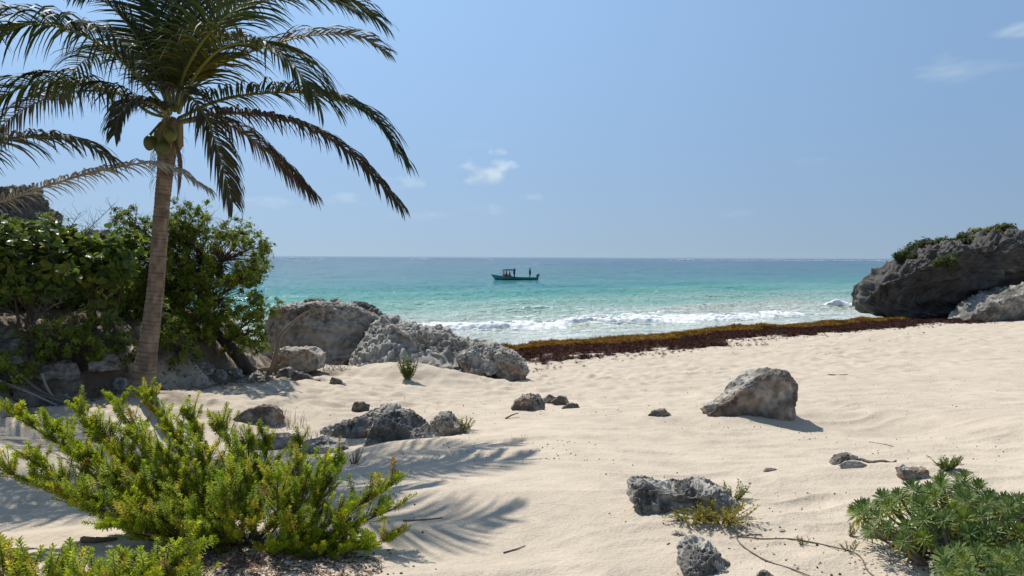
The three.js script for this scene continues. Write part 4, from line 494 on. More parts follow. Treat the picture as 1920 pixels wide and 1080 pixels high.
// broad shrubs of small leaf tufts on twigs
function tuftGeo(seed, n, len, w, spread, fat = 0.6) { const b = new MB(), R = rng(seed); for (let k = 0; k < n; k++) { const a = k * 2.4 + R(), e = -0.2 + 1.5 * R(), d = V(Math.cos(a) * Math.cos(e), Math.sin(e), Math.sin(a) * Math.cos(e)), c = 0.8 + 0.4 * R(); b.leaf(V((R() - 0.5) * spread, (R() - 0.3) * spread, (R() - 0.5) * spread), d, V(R() - 0.5, 1, R() - 0.5), len * (0.7 + 0.6 * R()), w * (0.8 + 0.4 * R()), 0.2, C(c, c, c), fat); } return b.geo(); }
const smallTufts = [0, 1, 2].map((k) => tuftGeo(200 + k, 13, 0.042, 0.019, 0.05)), grapeLeaves = [0, 1, 2].map((k) => tuftGeo(210 + k, 3, 0.13, 0.12, 0.16, 0.45));
function bushy(name, label, o) {
  const { base, blobs, tips, per, tuft, tone, sc = 1, trunk, own = 0, rad = 0.2, wood = woodMat, o2 = {}, group, cat = 'shrub', bare = 0 } = o, R = rng(o.seed), t = thing(name, label, cat, base, group), l = [], tn = tones(tone), mats = leafMats(tn, o2), b = new MB();
  const loc = blobs.map(([x, y, z, r]) => [V(x, y, z).sub(V(...(o.world ? base : [0, 0, 0]))), r]);
  let stem = [V(0, -0.1, 0), V(0, 0.05, 0)];
  if (trunk) { const p = spline(trunk, 30), rr = p.map((_, k) => lerp(trunk[0][3], trunk.at(-1)[3], k / 30)), tb = new MB(); tb.tube(p, rr, 12, (k, a) => { const q = 0.6 + 0.9 * Math.max(0, fbm(k * 0.4, Math.cos(a) * 3, Math.sin(a) * 3, 3) + 0.3); return C(0.095 * q, 0.075 * q, 0.062 * q); }, (k, a) => 1 + 0.22 * noise(a * 2.2, k * 0.15)); part(t, 'trunk', tb.geo(), barkMat); stem = p; }
  const tot = loc.reduce((s, q) => s + q[1] ** 2, 0);
  for (const [c, r] of loc) {
    let from = stem[0]; for (const q of stem) if (q.distanceTo(c) < from.distanceTo(c)) from = q; if (o.anchor) from = V(c.x * 0.5, -0.15, c.z * 0.5); else if (!trunk) from = V(c.x * 0.5, groundY(base[0] + c.x * 0.5, base[2] + c.z * 0.5) - base[1] - 0.05, c.z * 0.5);
    const limb = spline([from, from.clone().lerp(c, 0.5).add(V((R() - 0.5) * 0.25, 0.05, (R() - 0.5) * 0.2)), c], 10); b.tube(limb, limb.map((_, k) => lerp(0.03, 0.014, k / 10) * (0.6 + r)), 6);
    const n = Math.max(4, Math.round(tips * r * r / tot));
    for (let k = 0; k < n; k++) {
      const d = V(R() * 2 - 1, R() * 2 - 1, R() * 2 - 1).normalize(), e = c.clone().addScaledVector(d, r * (0.45 + 0.62 * R() ** 0.6) * (1 + 0.28 * noise(d.x * 2.2, d.y * 2.2 + c.x, d.z * 2.2))); const gy = o.anchor ? -0.1 : groundY(base[0] + e.x, base[2] + e.z, false) - base[1] + 0.03; if (e.y < gy) e.y = gy + 0.05 * R();
      const q = limb[4 + (R() * 6 | 0)], tw = [q, q.clone().lerp(e, 0.5).add(V((R() - 0.5) * 0.1, 0.03, (R() - 0.5) * 0.1)), e]; b.tube(spline(tw, 5), [0.009, 0.008, 0.006, 0.005, 0.004, 0.002], 4);
      if (R() < bare) { for (let j = 0; j < 4; j++) b.tube([e, e.clone().addScaledVector(d, 0.12 + 0.1 * R()).add(V((R() - 0.5) * 0.2, 0.1 * R(), (R() - 0.5) * 0.2))], [0.003, 0.001], 3); continue; }
      for (let j = 0; j < per; j++) { const p = e.clone().add(V(R() - 0.5, R() - 0.5, R() - 0.5).multiplyScalar(rad * 2 * R())); const kk = R() * tn.length | 0, jj = 0.75 + 0.5 * R(); l.push({ g: R() * tuft.length | 0, k: kk, near: p.z + 0.4 * R(), c: C(tn[kk].r * jj, tn[kk].g * jj, tn[kk].b * jj), m: placed(p, d.clone().multiplyScalar(0.6).add(V(R() - 0.5, 0.7, R() - 0.5)), R() * 6.28, sc * (0.75 + 0.5 * R())) }); }
    }
  }
  part(t, 'branches', b.geo(), wood); scatter(t, o.leafName ?? 'leaf_tuft', (o.leafName ?? 'leaf_tuft') + 's', tuft, mats, tipSort(l), own); return t;
}
const GREEN = [[0.19, 0.26, 0.018], [0.24, 0.31, 0.02], [0.13, 0.195, 0.016], [0.32, 0.36, 0.028]];
bushy('leaning_shrub', 'big rounded green shrub on a leaning dark trunk behind the palm', { base: G.midPos, blobs: G.midBlobs, trunk: G.midTrunk, tips: 640, per: 14, tuft: smallTufts, tone: GREEN, seed: 41, sc: 0.95, rad: 0.125, bare: 0.09 });
const onBank = (l) => { const x = l.reduce((s, q) => s + q[0], 0) / l.length, z = l.reduce((s, q) => s + q[2], 0) / l.length - 0.2; return onGround(x, z).toArray(); };
const GRAPE = [[0.15, 0.24, 0.022], [0.20, 0.29, 0.028], [0.10, 0.165, 0.025], [0.29, 0.31, 0.03]], grapeLook = { transmission: 0.45, clearcoat: 0.5, clearcoatRoughness: 0.3 };
bushy('sea_grape', 'sea grape thicket with broad glossy leaves under the tall outcrop', { base: onBank(G.grapeA), blobs: G.grapeA, world: true, tips: 160, per: 5, tuft: grapeLeaves, tone: [...GRAPE, [0.09, 0.16, 0.03]], o2: grapeLook, seed: 51, rad: 0.14, own: 120, leafName: 'leaf_cluster', group: 'sea grape thickets', bare: 0.05 });
bushy('sea_grape', 'sea grape thicket with broad leaves between the palm trunk and outcrop thicket', { base: onBank(G.grapeB), blobs: G.grapeB, world: true, tips: 125, per: 5, tuft: grapeLeaves, tone: GRAPE, o2: grapeLook, seed: 52, rad: 0.14, own: 120, leafName: 'leaf_cluster', group: 'sea grape thickets', bare: 0.08 });
bushy('bank_shrub', 'low dark green shrub spilling down the bank below the sea grapes', { base: onBank(G.lowA), blobs: G.lowA, world: true, tips: 80, per: 8, tuft: smallTufts, tone: GREEN, seed: 53, sc: 0.95, rad: 0.12, group: 'low shrubs on the bank', bare: 0.15 });
bushy('bank_shrub', 'light yellow-green sprigs on the bank just beside the palm trunk', { base: onBank(G.lowB), blobs: G.lowB, world: true, tips: 60, per: 6, tuft: smallTufts, tone: [[0.19, 0.25, 0.045], [0.23, 0.28, 0.06]], seed: 54, sc: 1.0, rad: 0.07, group: 'low shrubs on the bank' });
bushy('bank_shrub', 'scrubby bush at the bank foot above the heap of dry stalks', { base: onBank(G.lowC), blobs: G.lowC, world: true, tips: 45, per: 7, tuft: smallTufts, tone: GREEN, seed: 55, sc: 0.95, rad: 0.12, group: 'low shrubs on the bank', bare: 0.2 });
bushy('bank_shrub', 'shaded shrub between the palm trunk and the leaning dark trunk', { base: onBank(G.lowD), blobs: G.lowD, world: true, tips: 45, per: 8, tuft: smallTufts, tone: GREEN, seed: 56, sc: 0.9, rad: 0.12, group: 'low shrubs on the bank', bare: 0.15 });
// thicket farther back on the bank, closing the view under the outcrops
for (const [x, z, r, s, lab] of [[-8.6, -14.2, 0.85, 61, 'dense green thicket on the bank before the tall outcrop'], [-6.9, -14.4, 0.7, 62, 'dense green thicket on the bank before the long crag'], [-9.6, -12.6, 0.9, 63, 'dense green thicket at the landward end of the bank']]) { const b = onGround(x, z).toArray(); bushy('thicket', lab, { base: b, blobs: [[0, 0.55, 0, r], [0.6, 0.4, 0.2, r * 0.75], [-0.6, 0.4, 0.2, r * 0.75], [0.2, 0.2, 0.5, r * 0.6]], tips: 190, per: 9, tuft: smallTufts, tone: GREEN, seed: s, sc: 1.5, rad: 0.17, group: 'thickets on top of the bank', bare: 0.08 }); }
// scrub on the cliff top
const SCRUB = ['yellow-flowering scrub cushion on the highest point of the cliff', 'dark green scrub cushion just behind the yellow-flowering one on the cliff', 'green scrub cushion on the cliff ridge next below the yellow-flowering one', 'widest green scrub cushion halfway down the cliff ridge', 'lowest green scrub cushion near the overhanging end of the cliff', 'lone green tuft growing on the cliff face below its ridge', 'green scrub cushion on the ridge between the widest and the lowest one', 'small green scrub cushion on the landward side of the cliff peak'];
for (const [px, py, pz, r, s, yel] of G.scrub) bushy('cliff_scrub', SCRUB[s - 300], { base: [px, py, pz], blobs: [[0, 0, 0, r * 0.6], [r * 0.9, 0.05, 0, r * 0.5], [-r * 0.9, -0.1, 0.1, r * 0.5], [0.2, -0.1, r * 0.7, r * 0.5]], tips: 90, per: 8, tuft: smallTufts, tone: yel ? [[0.32, 0.27, 0.02], [0.13, 0.16, 0.03], [0.22, 0.22, 0.03]] : [[0.10, 0.13, 0.03], [0.13, 0.155, 0.035], [0.075, 0.10, 0.025]], seed: s, sc: 1.9, rad: 0.2, anchor: true, group: 'scrub cushions on the cliff' });
// ------------------------------------------------------------------ small plants and litter on the sand
function sprigPlant(name, label, cat, x, z, o) {
  const { n, h, spread, tone, seed, leaf = 0.02, flat = 0, group } = o, R = rng(seed), g = onGround(x, z, o.up ?? 0), t = thing(name, label, cat, g.toArray(), group), b = new MB(), f = new MB();
  for (let k = 0; k < n; k++) {
    const a = R() * 6.28, r = spread * (0.35 + 0.65 * R()) * (o.fan ? o.fan(a) : 1), ex = Math.cos(a) * r, ez = Math.sin(a) * r * 0.7, y1 = o.up ? 0 : groundY(g.x + ex, g.z + ez) - g.y, e = V(ex, y1 + h * (0.3 + 0.7 * R()) * (1 - flat * r / spread), ez), p = spline([V(ex * 0.2, y1 * 0.2 - 0.02, ez * 0.2), V(ex * 0.7, y1 * 0.7 + h * 0.35 * (1 - flat), ez * 0.7), e], 7);
    b.tube(p, p.map((_, i) => lerp(0.004, 0.0015, i / 7)), 3);
    for (let i = 1; i <= 7; i++) for (let q = 0; q < (o.dense ?? 3); q++) { const d = V(R() - 0.5, 0.55 * R(), R() - 0.5).add(p[i].clone().sub(p[i - 1]).normalize().multiplyScalar(0.5)).normalize(), c = 0.75 + 0.5 * R(); f.leaf(p[i].clone(), d, yAxis, leaf * (0.7 + 0.6 * R()), leaf * 0.32, 0.2, C(c, c, c)); }
  }
  part(t, 'stems', b.geo(), std(C(...(o.stem ?? [0.16, 0.13, 0.06])), 0.9)); const m = part(t, 'leaves', f.geo(), leafMats([C(...tone)])[0]); m.userData.kind = 'stuff'; return t;
}
const OLIVE = [0.21, 0.235, 0.035], GOLD = [0.33, 0.27, 0.03];
sprigPlant('creeper', 'yellow-green creeper along the foot of the knobbly grey rock', 'creeper', 1.52, -5.66, { n: 60, h: 0.11, spread: 0.3, tone: GOLD, seed: 1, leaf: 0.026, dense: 4 });
sprigPlant('creeper', 'yellow-green creeper runner in the gap between the two rock lobes', 'creeper', 1.3, -5.68, { n: 26, h: 0.08, spread: 0.2, tone: [0.27, 0.26, 0.03], seed: 2, leaf: 0.024, dense: 4 });
sprigPlant('sprig', 'green sprig sprouting behind the knobbly grey rock', 'plant', 1.80, -6.35, { n: 26, h: 0.13, spread: 0.15, tone: [0.20, 0.23, 0.05], seed: 3, leaf: 0.024 });
sprigPlant('sprig', 'compact green tuft on open sand near the rusty stone', 'plant', 3.9, -7.02, { n: 46, h: 0.11, spread: 0.14, tone: [0.16, 0.23, 0.035], seed: 4, leaf: 0.026, dense: 4 });
sprigPlant('sprig', 'yellow-green sprig beside the tilted grey rock', 'plant', -0.62, -9.98, { n: 26, h: 0.15, spread: 0.2, tone: [0.26, 0.25, 0.05], seed: 5, leaf: 0.034 });
sprigPlant('sprig', 'leafy plant hanging down the sand bank of the slanting slab', 'plant', -2.05, -15.5, { n: 34, h: 0.42, spread: 0.2, tone: [0.15, 0.20, 0.03], seed: 6, leaf: 0.06, dense: 4 });
sprigPlant('grass_tuft', 'wispy dry tuft on shaded sand before the pitted wedge', 'grass tuft', -1.66, -8.3, { n: 22, h: 0.16, spread: 0.13, tone: [0.22, 0.19, 0.09], seed: 7, leaf: 0.02, dense: 1 });
sprigPlant('seedling', 'small seedling alone on sand near the foot of the foreground bush', 'plant', -1.32, -5.12, { n: 12, h: 0.07, spread: 0.05, tone: [0.19, 0.23, 0.03], seed: 8, leaf: 0.03, dense: 4 });
sprigPlant('seedling', 'yellowish seedling on sand next to the lavender shrub', 'plant', 2.32, -5.35, { n: 6, h: 0.07, spread: 0.06, tone: [0.26, 0.24, 0.07], seed: 9, leaf: 0.025, dense: 2 });
sprigPlant('seedling', 'straggling seedling beside the dead stems of the lavender shrub', 'plant', 2.2, -5.05, { n: 8, h: 0.06, spread: 0.08, tone: [0.25, 0.23, 0.08], seed: 10, leaf: 0.022, dense: 2 });
sprigPlant('seedling', 'seedling growing along the thin dry runner', 'plant', 1.95, -5.2, { n: 5, h: 0.05, spread: 0.05, tone: [0.24, 0.22, 0.07], seed: 11, leaf: 0.02, dense: 2 });
for (const [x, z, s, lab] of [[-3.0, -10.55, 12, 'thin straw-coloured grass beside the brown rounded rock'], [-3.25, -9.6, 13, 'thin straw-coloured grass between the brown rock and foreground bush'], [-2.55, -9.7, 14, 'thin straw-coloured grass near the long low rock']]) {
  const R = rng(s), b = new MB(); for (let k = 0; k < 34; k++) { const a = R() * 6.28, r = 0.3 * R(), p = V(Math.cos(a) * r, groundY(x + Math.cos(a) * r, z + Math.sin(a) * r) - groundY(x, z) - 0.01, Math.sin(a) * r), e = p.clone().add(V((R() - 0.5) * 0.12, 0.08 + 0.16 * R(), (R() - 0.5) * 0.1)); b.ribbon([p, p.clone().lerp(e, 0.5).add(V(0, 0.02, 0)), e], [V(1, 0, 0), V(1, 0, 0), V(1, 0, 0)], [0.003, 0.0025, 0.0005]); }
  single('dry_grass', b.geo(), std(C(0.38, 0.30, 0.15), 0.9), lab, 'grass', onGround(x, z).toArray(), 'wisps of dry grass').userData.kind = 'stuff';
}
function stick(name, label, cat, pts, r0, r1, tone, group, up = 0.006) { const p0 = pts[0], base = onGround(p0[0], p0[1]), p = spline(pts.map(([x, z, y = 0]) => V(x - base.x, groundY(x, z) - base.y + y + up, z - base.z)), Math.max(14, pts.length * 6)), b = new MB(); b.tube(p, p.map((_, k) => lerp(r0, r1, k / (p.length - 1))), 6, undefined, (k, a) => 1 + 0.25 * noise(k * 0.9, a * 2, r0 * 99)); return single(name, b.geo(), std(C(...tone), 0.95), label, cat, base.toArray(), group); }
const DRY = [0.16, 0.13, 0.105];
stick('dry_runner', 'long thin dry runner curving over sand to the lavender shrub', 'runner', [[1.58, -5.42], [1.72, -5.35], [1.9, -5.29], [2.1, -5.15], [2.2, -4.95], [2.16, -4.7], [2.2, -4.5]], 0.005, 0.004, DRY);
stick('dry_runner', 'thin dry runner looping away from the half-buried pale rock', 'runner', [[1.58, -5.5], [1.54, -5.3], [1.55, -5.14], [1.62, -4.92], [1.72, -4.76], [1.85, -4.55]], 0.005, 0.004, DRY);
stick('dry_runner', 'short dry runner beside the creeper, joining the longer one', 'runner', [[1.5, -5.36], [1.62, -5.44], [1.75, -5.45]], 0.004, 0.003, DRY);
stick('twig', 'straight dry twig lying in the palm shade', 'twig', [[-0.82, -5.94], [-0.66, -5.96], [-0.52, -6.0]], 0.006, 0.003, DRY);
stick('twig', 'long dry stick on the open sand beyond the lone boulder', 'twig', [[6.35, -15.8], [6.5, -15.75], [6.72, -15.72]], 0.012, 0.007, DRY);
stick('twig', 'thin stick on the sand near the scoured hollow', 'twig', [[4.1, -9.0], [4.2, -8.8], [4.24, -8.7]], 0.005, 0.003, DRY);
stick('twig', 'dark forked twig on sand below the mid sand cluster', 'twig', [[-0.08, -11.0], [0.02, -11.1, 0.03], [0.1, -11.15, 0.05]], 0.014, 0.006, [0.12, 0.08, 0.06]);
stick('twig', 'dry stick beside the flat grey rock in the shade', 'twig', [[-2.02, -8.6], [-1.9, -8.55], [-1.82, -8.5]], 0.008, 0.004, DRY);
stick('twig', 'small twig on sand near the seedling and foreground bush', 'twig', [[-0.05, -5.3], [0.05, -5.36], [0.1, -5.42]], 0.006, 0.003, DRY);
stick('root', 'twisted dark root arching out of sand behind the hollow stone', 'root', [[3.34, -7.68, 0.0], [3.42, -7.70, 0.035], [3.47, -7.6, 0.01], [3.53, -7.44, 0.012], [3.6, -7.42, -0.01], [3.66, -7.46, 0.01]], 0.017, 0.010, [0.15, 0.125, 0.10]);
stick('log', 'short weathered log lying under the left side of the foreground bush', 'log', [[-3.1, -5.65, 0.01], [-2.97, -5.60, 0.015], [-2.84, -5.64, 0.0]], 0.026, 0.012, [0.20, 0.14, 0.09]);
{ // dead branch by the boulders
  const base = onGround(-4.62, -15.2), t = thing('dead_branch', 'bare bleached branch curving up beside the leaning dark trunk', 'branch', base.toArray()), mat = std(C(0.24, 0.19, 0.145), 0.92), B = (p, r0, r1) => { const q = spline(p, 26), b = new MB(); b.tube(q, q.map((_, k) => lerp(r0, r1, k / 26)), 8, undefined, (k, a) => 1 + 0.2 * noise(k * 0.5, a * 2)); part(t, 'limb', b.geo(), mat); };
  B([V(-0.12, -0.1, 0), V(0.02, 0.18, 0.02), V(0.1, 0.5, 0), V(0.16, 0.75, -0.02), V(0.38, 0.98, 0), V(0.62, 1.18, 0), V(0.72, 1.22, 0)], 0.06, 0.016); B([V(0.02, 0.1, 0), V(-0.2, 0.1, 0.1), V(-0.42, 0.0, 0.15)], 0.05, 0.025); B([V(0.0, 0.12, 0), V(0.2, 0.2, 0.1), V(0.32, 0.36, 0.14)], 0.035, 0.008); B([V(0.0, 0.06, 0), V(0.25, 0.1, 0.12), V(0.42, 0.02, 0.2)], 0.03, 0.01);
}
{ // leafless twiggy bushes
  const bare = (label, base, ends, seed, tone, r = 0.011) => { const R = rng(seed), t = thing('bare_bush', label, 'bush', base, 'leafless bushes'), m = std(C(...tone), 0.95); for (const e of ends) { const b = new MB(), E = V(...e), p = spline([V(0, -0.1, 0), E.clone().multiplyScalar(0.5).add(V(0.1 * (R() - 0.5), 0.1 * (R() - 0.5), 0)), E], 12); b.tube(p, p.map((_, k) => lerp(r, 0.003, k / 12)), 4); for (let k = 3; k < 12; k++) for (let j = 0; j < 2; j++) { const d = V(R() - 0.5, R() * 0.7 - 0.1, R() - 0.5).normalize(), q = p[k].clone().addScaledVector(d, 0.12 + 0.2 * R()); b.tube([p[k], p[k].clone().lerp(q, 0.5).add(V(0, 0.02, 0)), q], [0.004, 0.003, 0.0015], 3); b.tube([q, q.clone().add(V((R() - 0.5) * 0.15, 0.1 * R(), (R() - 0.5) * 0.1))], [0.002, 0.001], 3); } part(t, 'branch', b.geo(), m); } };
  bare('leafless grey twigs standing against the sky beside the tall outcrop', [-7.7, 3.55, -13.6], [[0.9, 0.75, 0], [0.65, 0.35, 0.1], [0.3, 0.6, 0], [1.0, 0.45, -0.1], [-0.4, 0.6, 0]], 81, [0.10, 0.09, 0.085]);
  bare('tangle of dead twigs hanging on the shaded bank face', [-7.0, 2.45, -11.5], [[-0.6, 0.25, 0.2], [0.5, -0.2, 0.25], [0.3, 0.35, 0.2], [-0.3, -0.25, 0.3], [0.6, 0.3, 0.2]], 82, [0.12, 0.10, 0.085]);
  bare('fine dead twigs between the pale square block and the slab', [-3.55, 0.98, -15.9], [[-0.15, 0.35, 0], [0.1, 0.25, 0], [0.3, 0.12, 0.1], [-0.25, 0.15, 0.1]], 83, [0.17, 0.14, 0.12], 0.008);
  bare('leafless twigs sticking up over the crown of the leaning shrub', [-6.0, 3.75, -14.6], [[0.2, 0.5, 0], [0.5, 0.42, 0], [-0.2, 0.4, 0], [0.9, 0.35, 0], [1.2, 0.1, 0.1]], 84, [0.12, 0.10, 0.085]);
}
{ // dry palm stalks heaped at the foot of the bank
  const R = rng(91); for (let k = 0; k < 11; k++) { const x = -7.35 + 0.09 * k + 0.1 * R(), z = -10.62 - 0.04 * k, l = 0.7 + 0.5 * R(), a = -0.35 + 0.8 * R() - (k > 7 ? 1.1 : 0), y = 0.03 + 0.2 * R(); stick('dry_palm_stalk', 'dry grey palm stalk in the heap at the bank foot', 'stalk', [[x - l * 0.5 * Math.cos(a), z - 0.1, y + (k > 7 ? 0.28 : 0.12)], [x, z, y + 0.05], [x + l * 0.5 * Math.cos(a), z + 0.2 * Math.sin(a) + 0.15, 0.01]], 0.022, 0.012, k % 3 ? [0.20, 0.165, 0.135] : [0.33, 0.31, 0.28], 'dry palm stalks heaped at the bank foot'); }
}
function strew(name, label, cat, geo, tone, n, where, size, seed, lift = 0.003, flat = true) { const R = rng(seed), im = shade(new THREE.InstancedMesh(geo, new THREE.MeshStandardMaterial({ roughness: 0.9, side: THREE.DoubleSide }), n)); let k = 0; for (let q = 0; q < n * 6 && k < n; q++) { const w = where(R); if (!w) continue; const s = lerp(...size, R() ** 2); im.setMatrixAt(k, new THREE.Matrix4().compose(onGround(w[0], w[1], lift), new THREE.Quaternion().setFromEuler(new THREE.Euler(flat ? (R() - 0.5) * 0.9 : R() * 6, R() * 6.28, flat ? (R() - 0.5) * 0.9 : R() * 6)), V(s, s * (0.6 + 0.4 * R()), s * (0.5 + 0.5 * R())))); const c = tone[R() * tone.length | 0], j = 0.7 + 0.6 * R(); im.setColorAt(k, C(c[0] * j, c[1] * j, c[2] * j)); k++; } im.count = k; im.name = numbered(name); im.userData.kind = 'stuff'; tag(im, label, cat); scene.add(im); }
{
  const crumb = new THREE.IcosahedronGeometry(0.5, 0), lf = (() => { const b = new MB(); b.leaf(V(-0.5, 0, 0), V(1, 0, 0), yAxis, 1, 0.45, 0.25); return b.geo(); })();
  const inFan = (R, r0, r1) => { const a = (-33 + 66 * R()) * DEG, r = r0 * (r1 / r0) ** R(); return [r * Math.sin(a), -r * Math.cos(a)]; };
  strew('beach_crumbs', 'scattered bits of weed, shell and gravel on the open sand', 'debris', crumb, [[0.10, 0.08, 0.065], [0.16, 0.13, 0.11], [0.08, 0.05, 0.04], [0.42, 0.38, 0.33]], 2600, (R) => { const p = inFan(R, 4.4, 26); return shoreD(...p) > 4 && bankQ(...p) < 0 && noise(p[0] * 0.7, 33, p[1] * 0.7) + 0.6 * noise(p[0] * 2.6, 34, p[1] * 2.6) > 0.1 - 0.35 * R() ? p : null; }, [0.004, 0.024], 101);
  strew('weed_scraps', 'dark dried weed scraps strewn on sand below the sargassum', 'debris', lf, [[0.07, 0.035, 0.025], [0.12, 0.07, 0.045]], 900, (R) => { const t = -2 + 42 * R(), d = 3 + 9 * R() ** 1.7; const q = shoreP(t, d); return [q.x, q.z]; }, [0.04, 0.16], 102);
  strew('leaf_litter', 'red-brown dead leaves under the wide bay cedar bush', 'leaf litter', lf, [[0.17, 0.075, 0.045], [0.12, 0.06, 0.04], [0.22, 0.13, 0.075]], 5200, (R) => { const a = R() * 6.28, r = R() ** 0.7; return [-1.75 + Math.cos(a) * r * 0.95, -5.02 + Math.sin(a) * r * 0.42]; }, [0.015, 0.05], 103);
  strew('leaf_litter', 'brown dead leaves strewn over the shaded bank', 'leaf litter', lf, [[0.15, 0.09, 0.06], [0.10, 0.07, 0.05], [0.24, 0.16, 0.10], [0.28, 0.22, 0.17]], 9500, (R) => { const x = -9.5 + 6 * R(), z = -15.5 + 5.6 * R(), q = bankQ(x, z); return q > -0.25 - 0.9 * R() * R() && q < 2 ? [x, z] : null; }, [0.03, 0.12], 104);
  strew('leaf_litter', 'brown dead leaves below the sea lavender shrubs', 'leaf litter', lf, [[0.15, 0.10, 0.075], [0.10, 0.08, 0.065]], 900, (R) => { const a = R() * 6.28, r = R() ** 0.6; return [2.85 + Math.cos(a) * r * 0.75, -4.8 + Math.sin(a) * r * 0.45]; }, [0.012, 0.045], 105);
}

// ------------------------------------------------------------------ boat, people, buoys
{
  const BX = 0.25, BZ = -120.2, boat = thing('motor_boat', 'long teal open boat with blue awning and outboard motor, carrying five people', 'boat', [BX, 0, BZ]); boat.rotation.y = 0.08;
  const teal = std(C(0.045, 0.33, 0.30), 0.4), deep = std(C(0.02, 0.13, 0.13), 0.5), inner = std(C(0.10, 0.24, 0.22), 0.6), n = 40, L = 6.9, sec = (u) => { const x = -L / 2 + L * u, full = Math.min(1, 0.04 + 1.25 * Math.sin(Math.PI * Math.min(0.5, u * 0.78 + 0.0))), sheer = 0.33 + 0.50 * (1 - u) ** 2.8 + 0.04 * u; return { x, u, b: 0.88 * full * (u > 0.9 ? 1 - (u - 0.9) * 0.8 : 1), sheer, keel: -0.22 + 0.3 * Math.max(0, 0.25 - u) * 3.2 }; };
  const shell = (off, y0, y1, prof) => { const b = new MB(); let prev; for (let i = 0; i <= n; i++) { const s = sec(i / n), row = prof(s, off).map(([z, y]) => b.v(V(s.x + 0.75 * (1 - s.u) ** 4 * (1 - clamp((y + 0.2) / (s.sheer + 0.2))), y, z))); if (prev) for (let k = 0; k + 1 < row.length; k++) { b.tri(prev[k], prev[k + 1], row[k + 1]); b.tri(prev[k], row[k + 1], row[k]); } prev = row; } return b.geo(); };
  part(boat, 'hull', shell(0, 0, 0, (s) => [[-s.b, s.sheer], [-s.b * 0.97, s.sheer * 0.6], [-s.b * 0.82, 0.1], [-s.b * 0.4, s.keel * 0.6], [0, s.keel], [s.b * 0.4, s.keel * 0.6], [s.b * 0.82, 0.1], [s.b * 0.97, s.sheer * 0.6], [s.b, s.sheer]]), teal);
  part(boat, 'deck', shell(0, 0, 0, (s) => [[-s.b * 0.93, s.sheer - 0.03], [-s.b * 0.85, Math.max(0.1, s.keel + 0.1)], [0, Math.max(0.08, s.keel + 0.08)], [s.b * 0.85, Math.max(0.1, s.keel + 0.1)], [s.b * 0.93, s.sheer - 0.03]]), inner);
  for (const sg of [-1, 1]) { const b = new MB(), p = Array.from({ length: n + 1 }, (_, i) => { const s = sec(i / n); return V(s.x, s.sheer + 0.01, sg * s.b); }); b.tube(p, p.map(() => 0.045), 6); part(boat, 'gunwale', b.geo(), deep); }
  { const b = new MB(), s = sec(1); b.box(s.x - 0.03, s.x + 0.03, -0.15, s.sheer - 0.02, -s.b, s.b); part(boat, 'transom', b.geo(), teal); const f = new MB(), q = sec(0.02), q2 = sec(0.12); f.tri(f.v(V(q.x, q.sheer + 0.05, 0)), f.v(V(q2.x, q2.sheer + 0.03, q2.b)), f.v(V(q2.x, q2.sheer + 0.03, -q2.b))); f.box(q.x - 0.1, q.x + 0.12, q.sheer - 0.02, q.sheer + 0.09, -0.07, 0.07); part(boat, 'foredeck', f.geo(), std(C(0.62, 0.65, 0.62), 0.5)); }
  for (const x of [-1.5, -0.85, 0.9, 2.1]) { const b = new MB(), s = sec((x + L / 2) / L); b.box(x - 0.14, x + 0.14, 0.27, 0.33, -s.b * 0.92, s.b * 0.92); part(boat, 'bench', b.geo(), inner); }
  { const g = new THREE.BoxGeometry(2.0, 0.05, 1.5, 16, 1, 8), P = g.attributes.position; for (let k = 0; k < P.count; k++) { const x = P.getX(k), z = P.getZ(k); P.setY(k, P.getY(k) + 0.14 * Math.cos(x * 1.3) * Math.cos(z * 1.2) - 0.1); } g.computeVertexNormals(); const aw = part(boat, 'awning', g, std(C(0.03, 0.06, 0.16), 0.8)); aw.position.set(-0.72, 1.62, 0); const v = new MB(); for (const z of [-0.75, 0.75]) v.box(-1.70, 0.26, 1.44, 1.58, z - 0.012, z + 0.012); part(boat, 'valance', v.geo(), std(C(0.035, 0.07, 0.18), 0.8)); }
  for (const x of [-1.6, 0.16]) for (const z of [-0.72, 0.72]) { const b = new MB(); b.tube([V(x, 0.35, z), V(x, 1.55, z)], [0.022, 0.022], 6); part(boat, 'awning_post', b.geo(), std(C(0.5, 0.52, 0.54), 0.4, { metalness: 0.7 })); }
  { const m = new THREE.Group(); m.name = 'outboard_motor'; boat.add(m); m.position.set(L / 2 + 0.18, 0, 0); const g = new THREE.BoxGeometry(0.46, 0.44, 0.36, 6, 6, 6), P = g.attributes.position; for (let k = 0; k < P.count; k++) { const q = V(P.getX(k), P.getY(k), P.getZ(k)), s = q.clone().divide(V(0.23, 0.22, 0.18)), l = Math.max(1e-6, s.length()); q.multiplyScalar(Math.min(1, 1.28 / l)); P.setXYZ(k, q.x, q.y, q.z); } g.computeVertexNormals(); part(m, 'cowling', g, std(C(0.02, 0.022, 0.025), 0.35)).position.set(0.06, 0.72, 0); const b = new MB(); b.box(-0.05, 0.13, -0.45, 0.52, -0.07, 0.07); b.box(-0.22, 0.0, 0.3, 0.48, -0.12, 0.12); part(m, 'leg', b.geo(), std(C(0.03, 0.03, 0.032), 0.4)); const s = new MB(); s.box(-0.1, 0.24, 0.63, 0.69, 0.172, 0.19); part(m, 'stripe', s.geo(), std(C(0.45, 0.45, 0.45), 0.5)); }
  const W = (x, y, z) => V(x, y, z).applyAxisAngle(yAxis, 0.08).add(V(BX, 0, BZ));
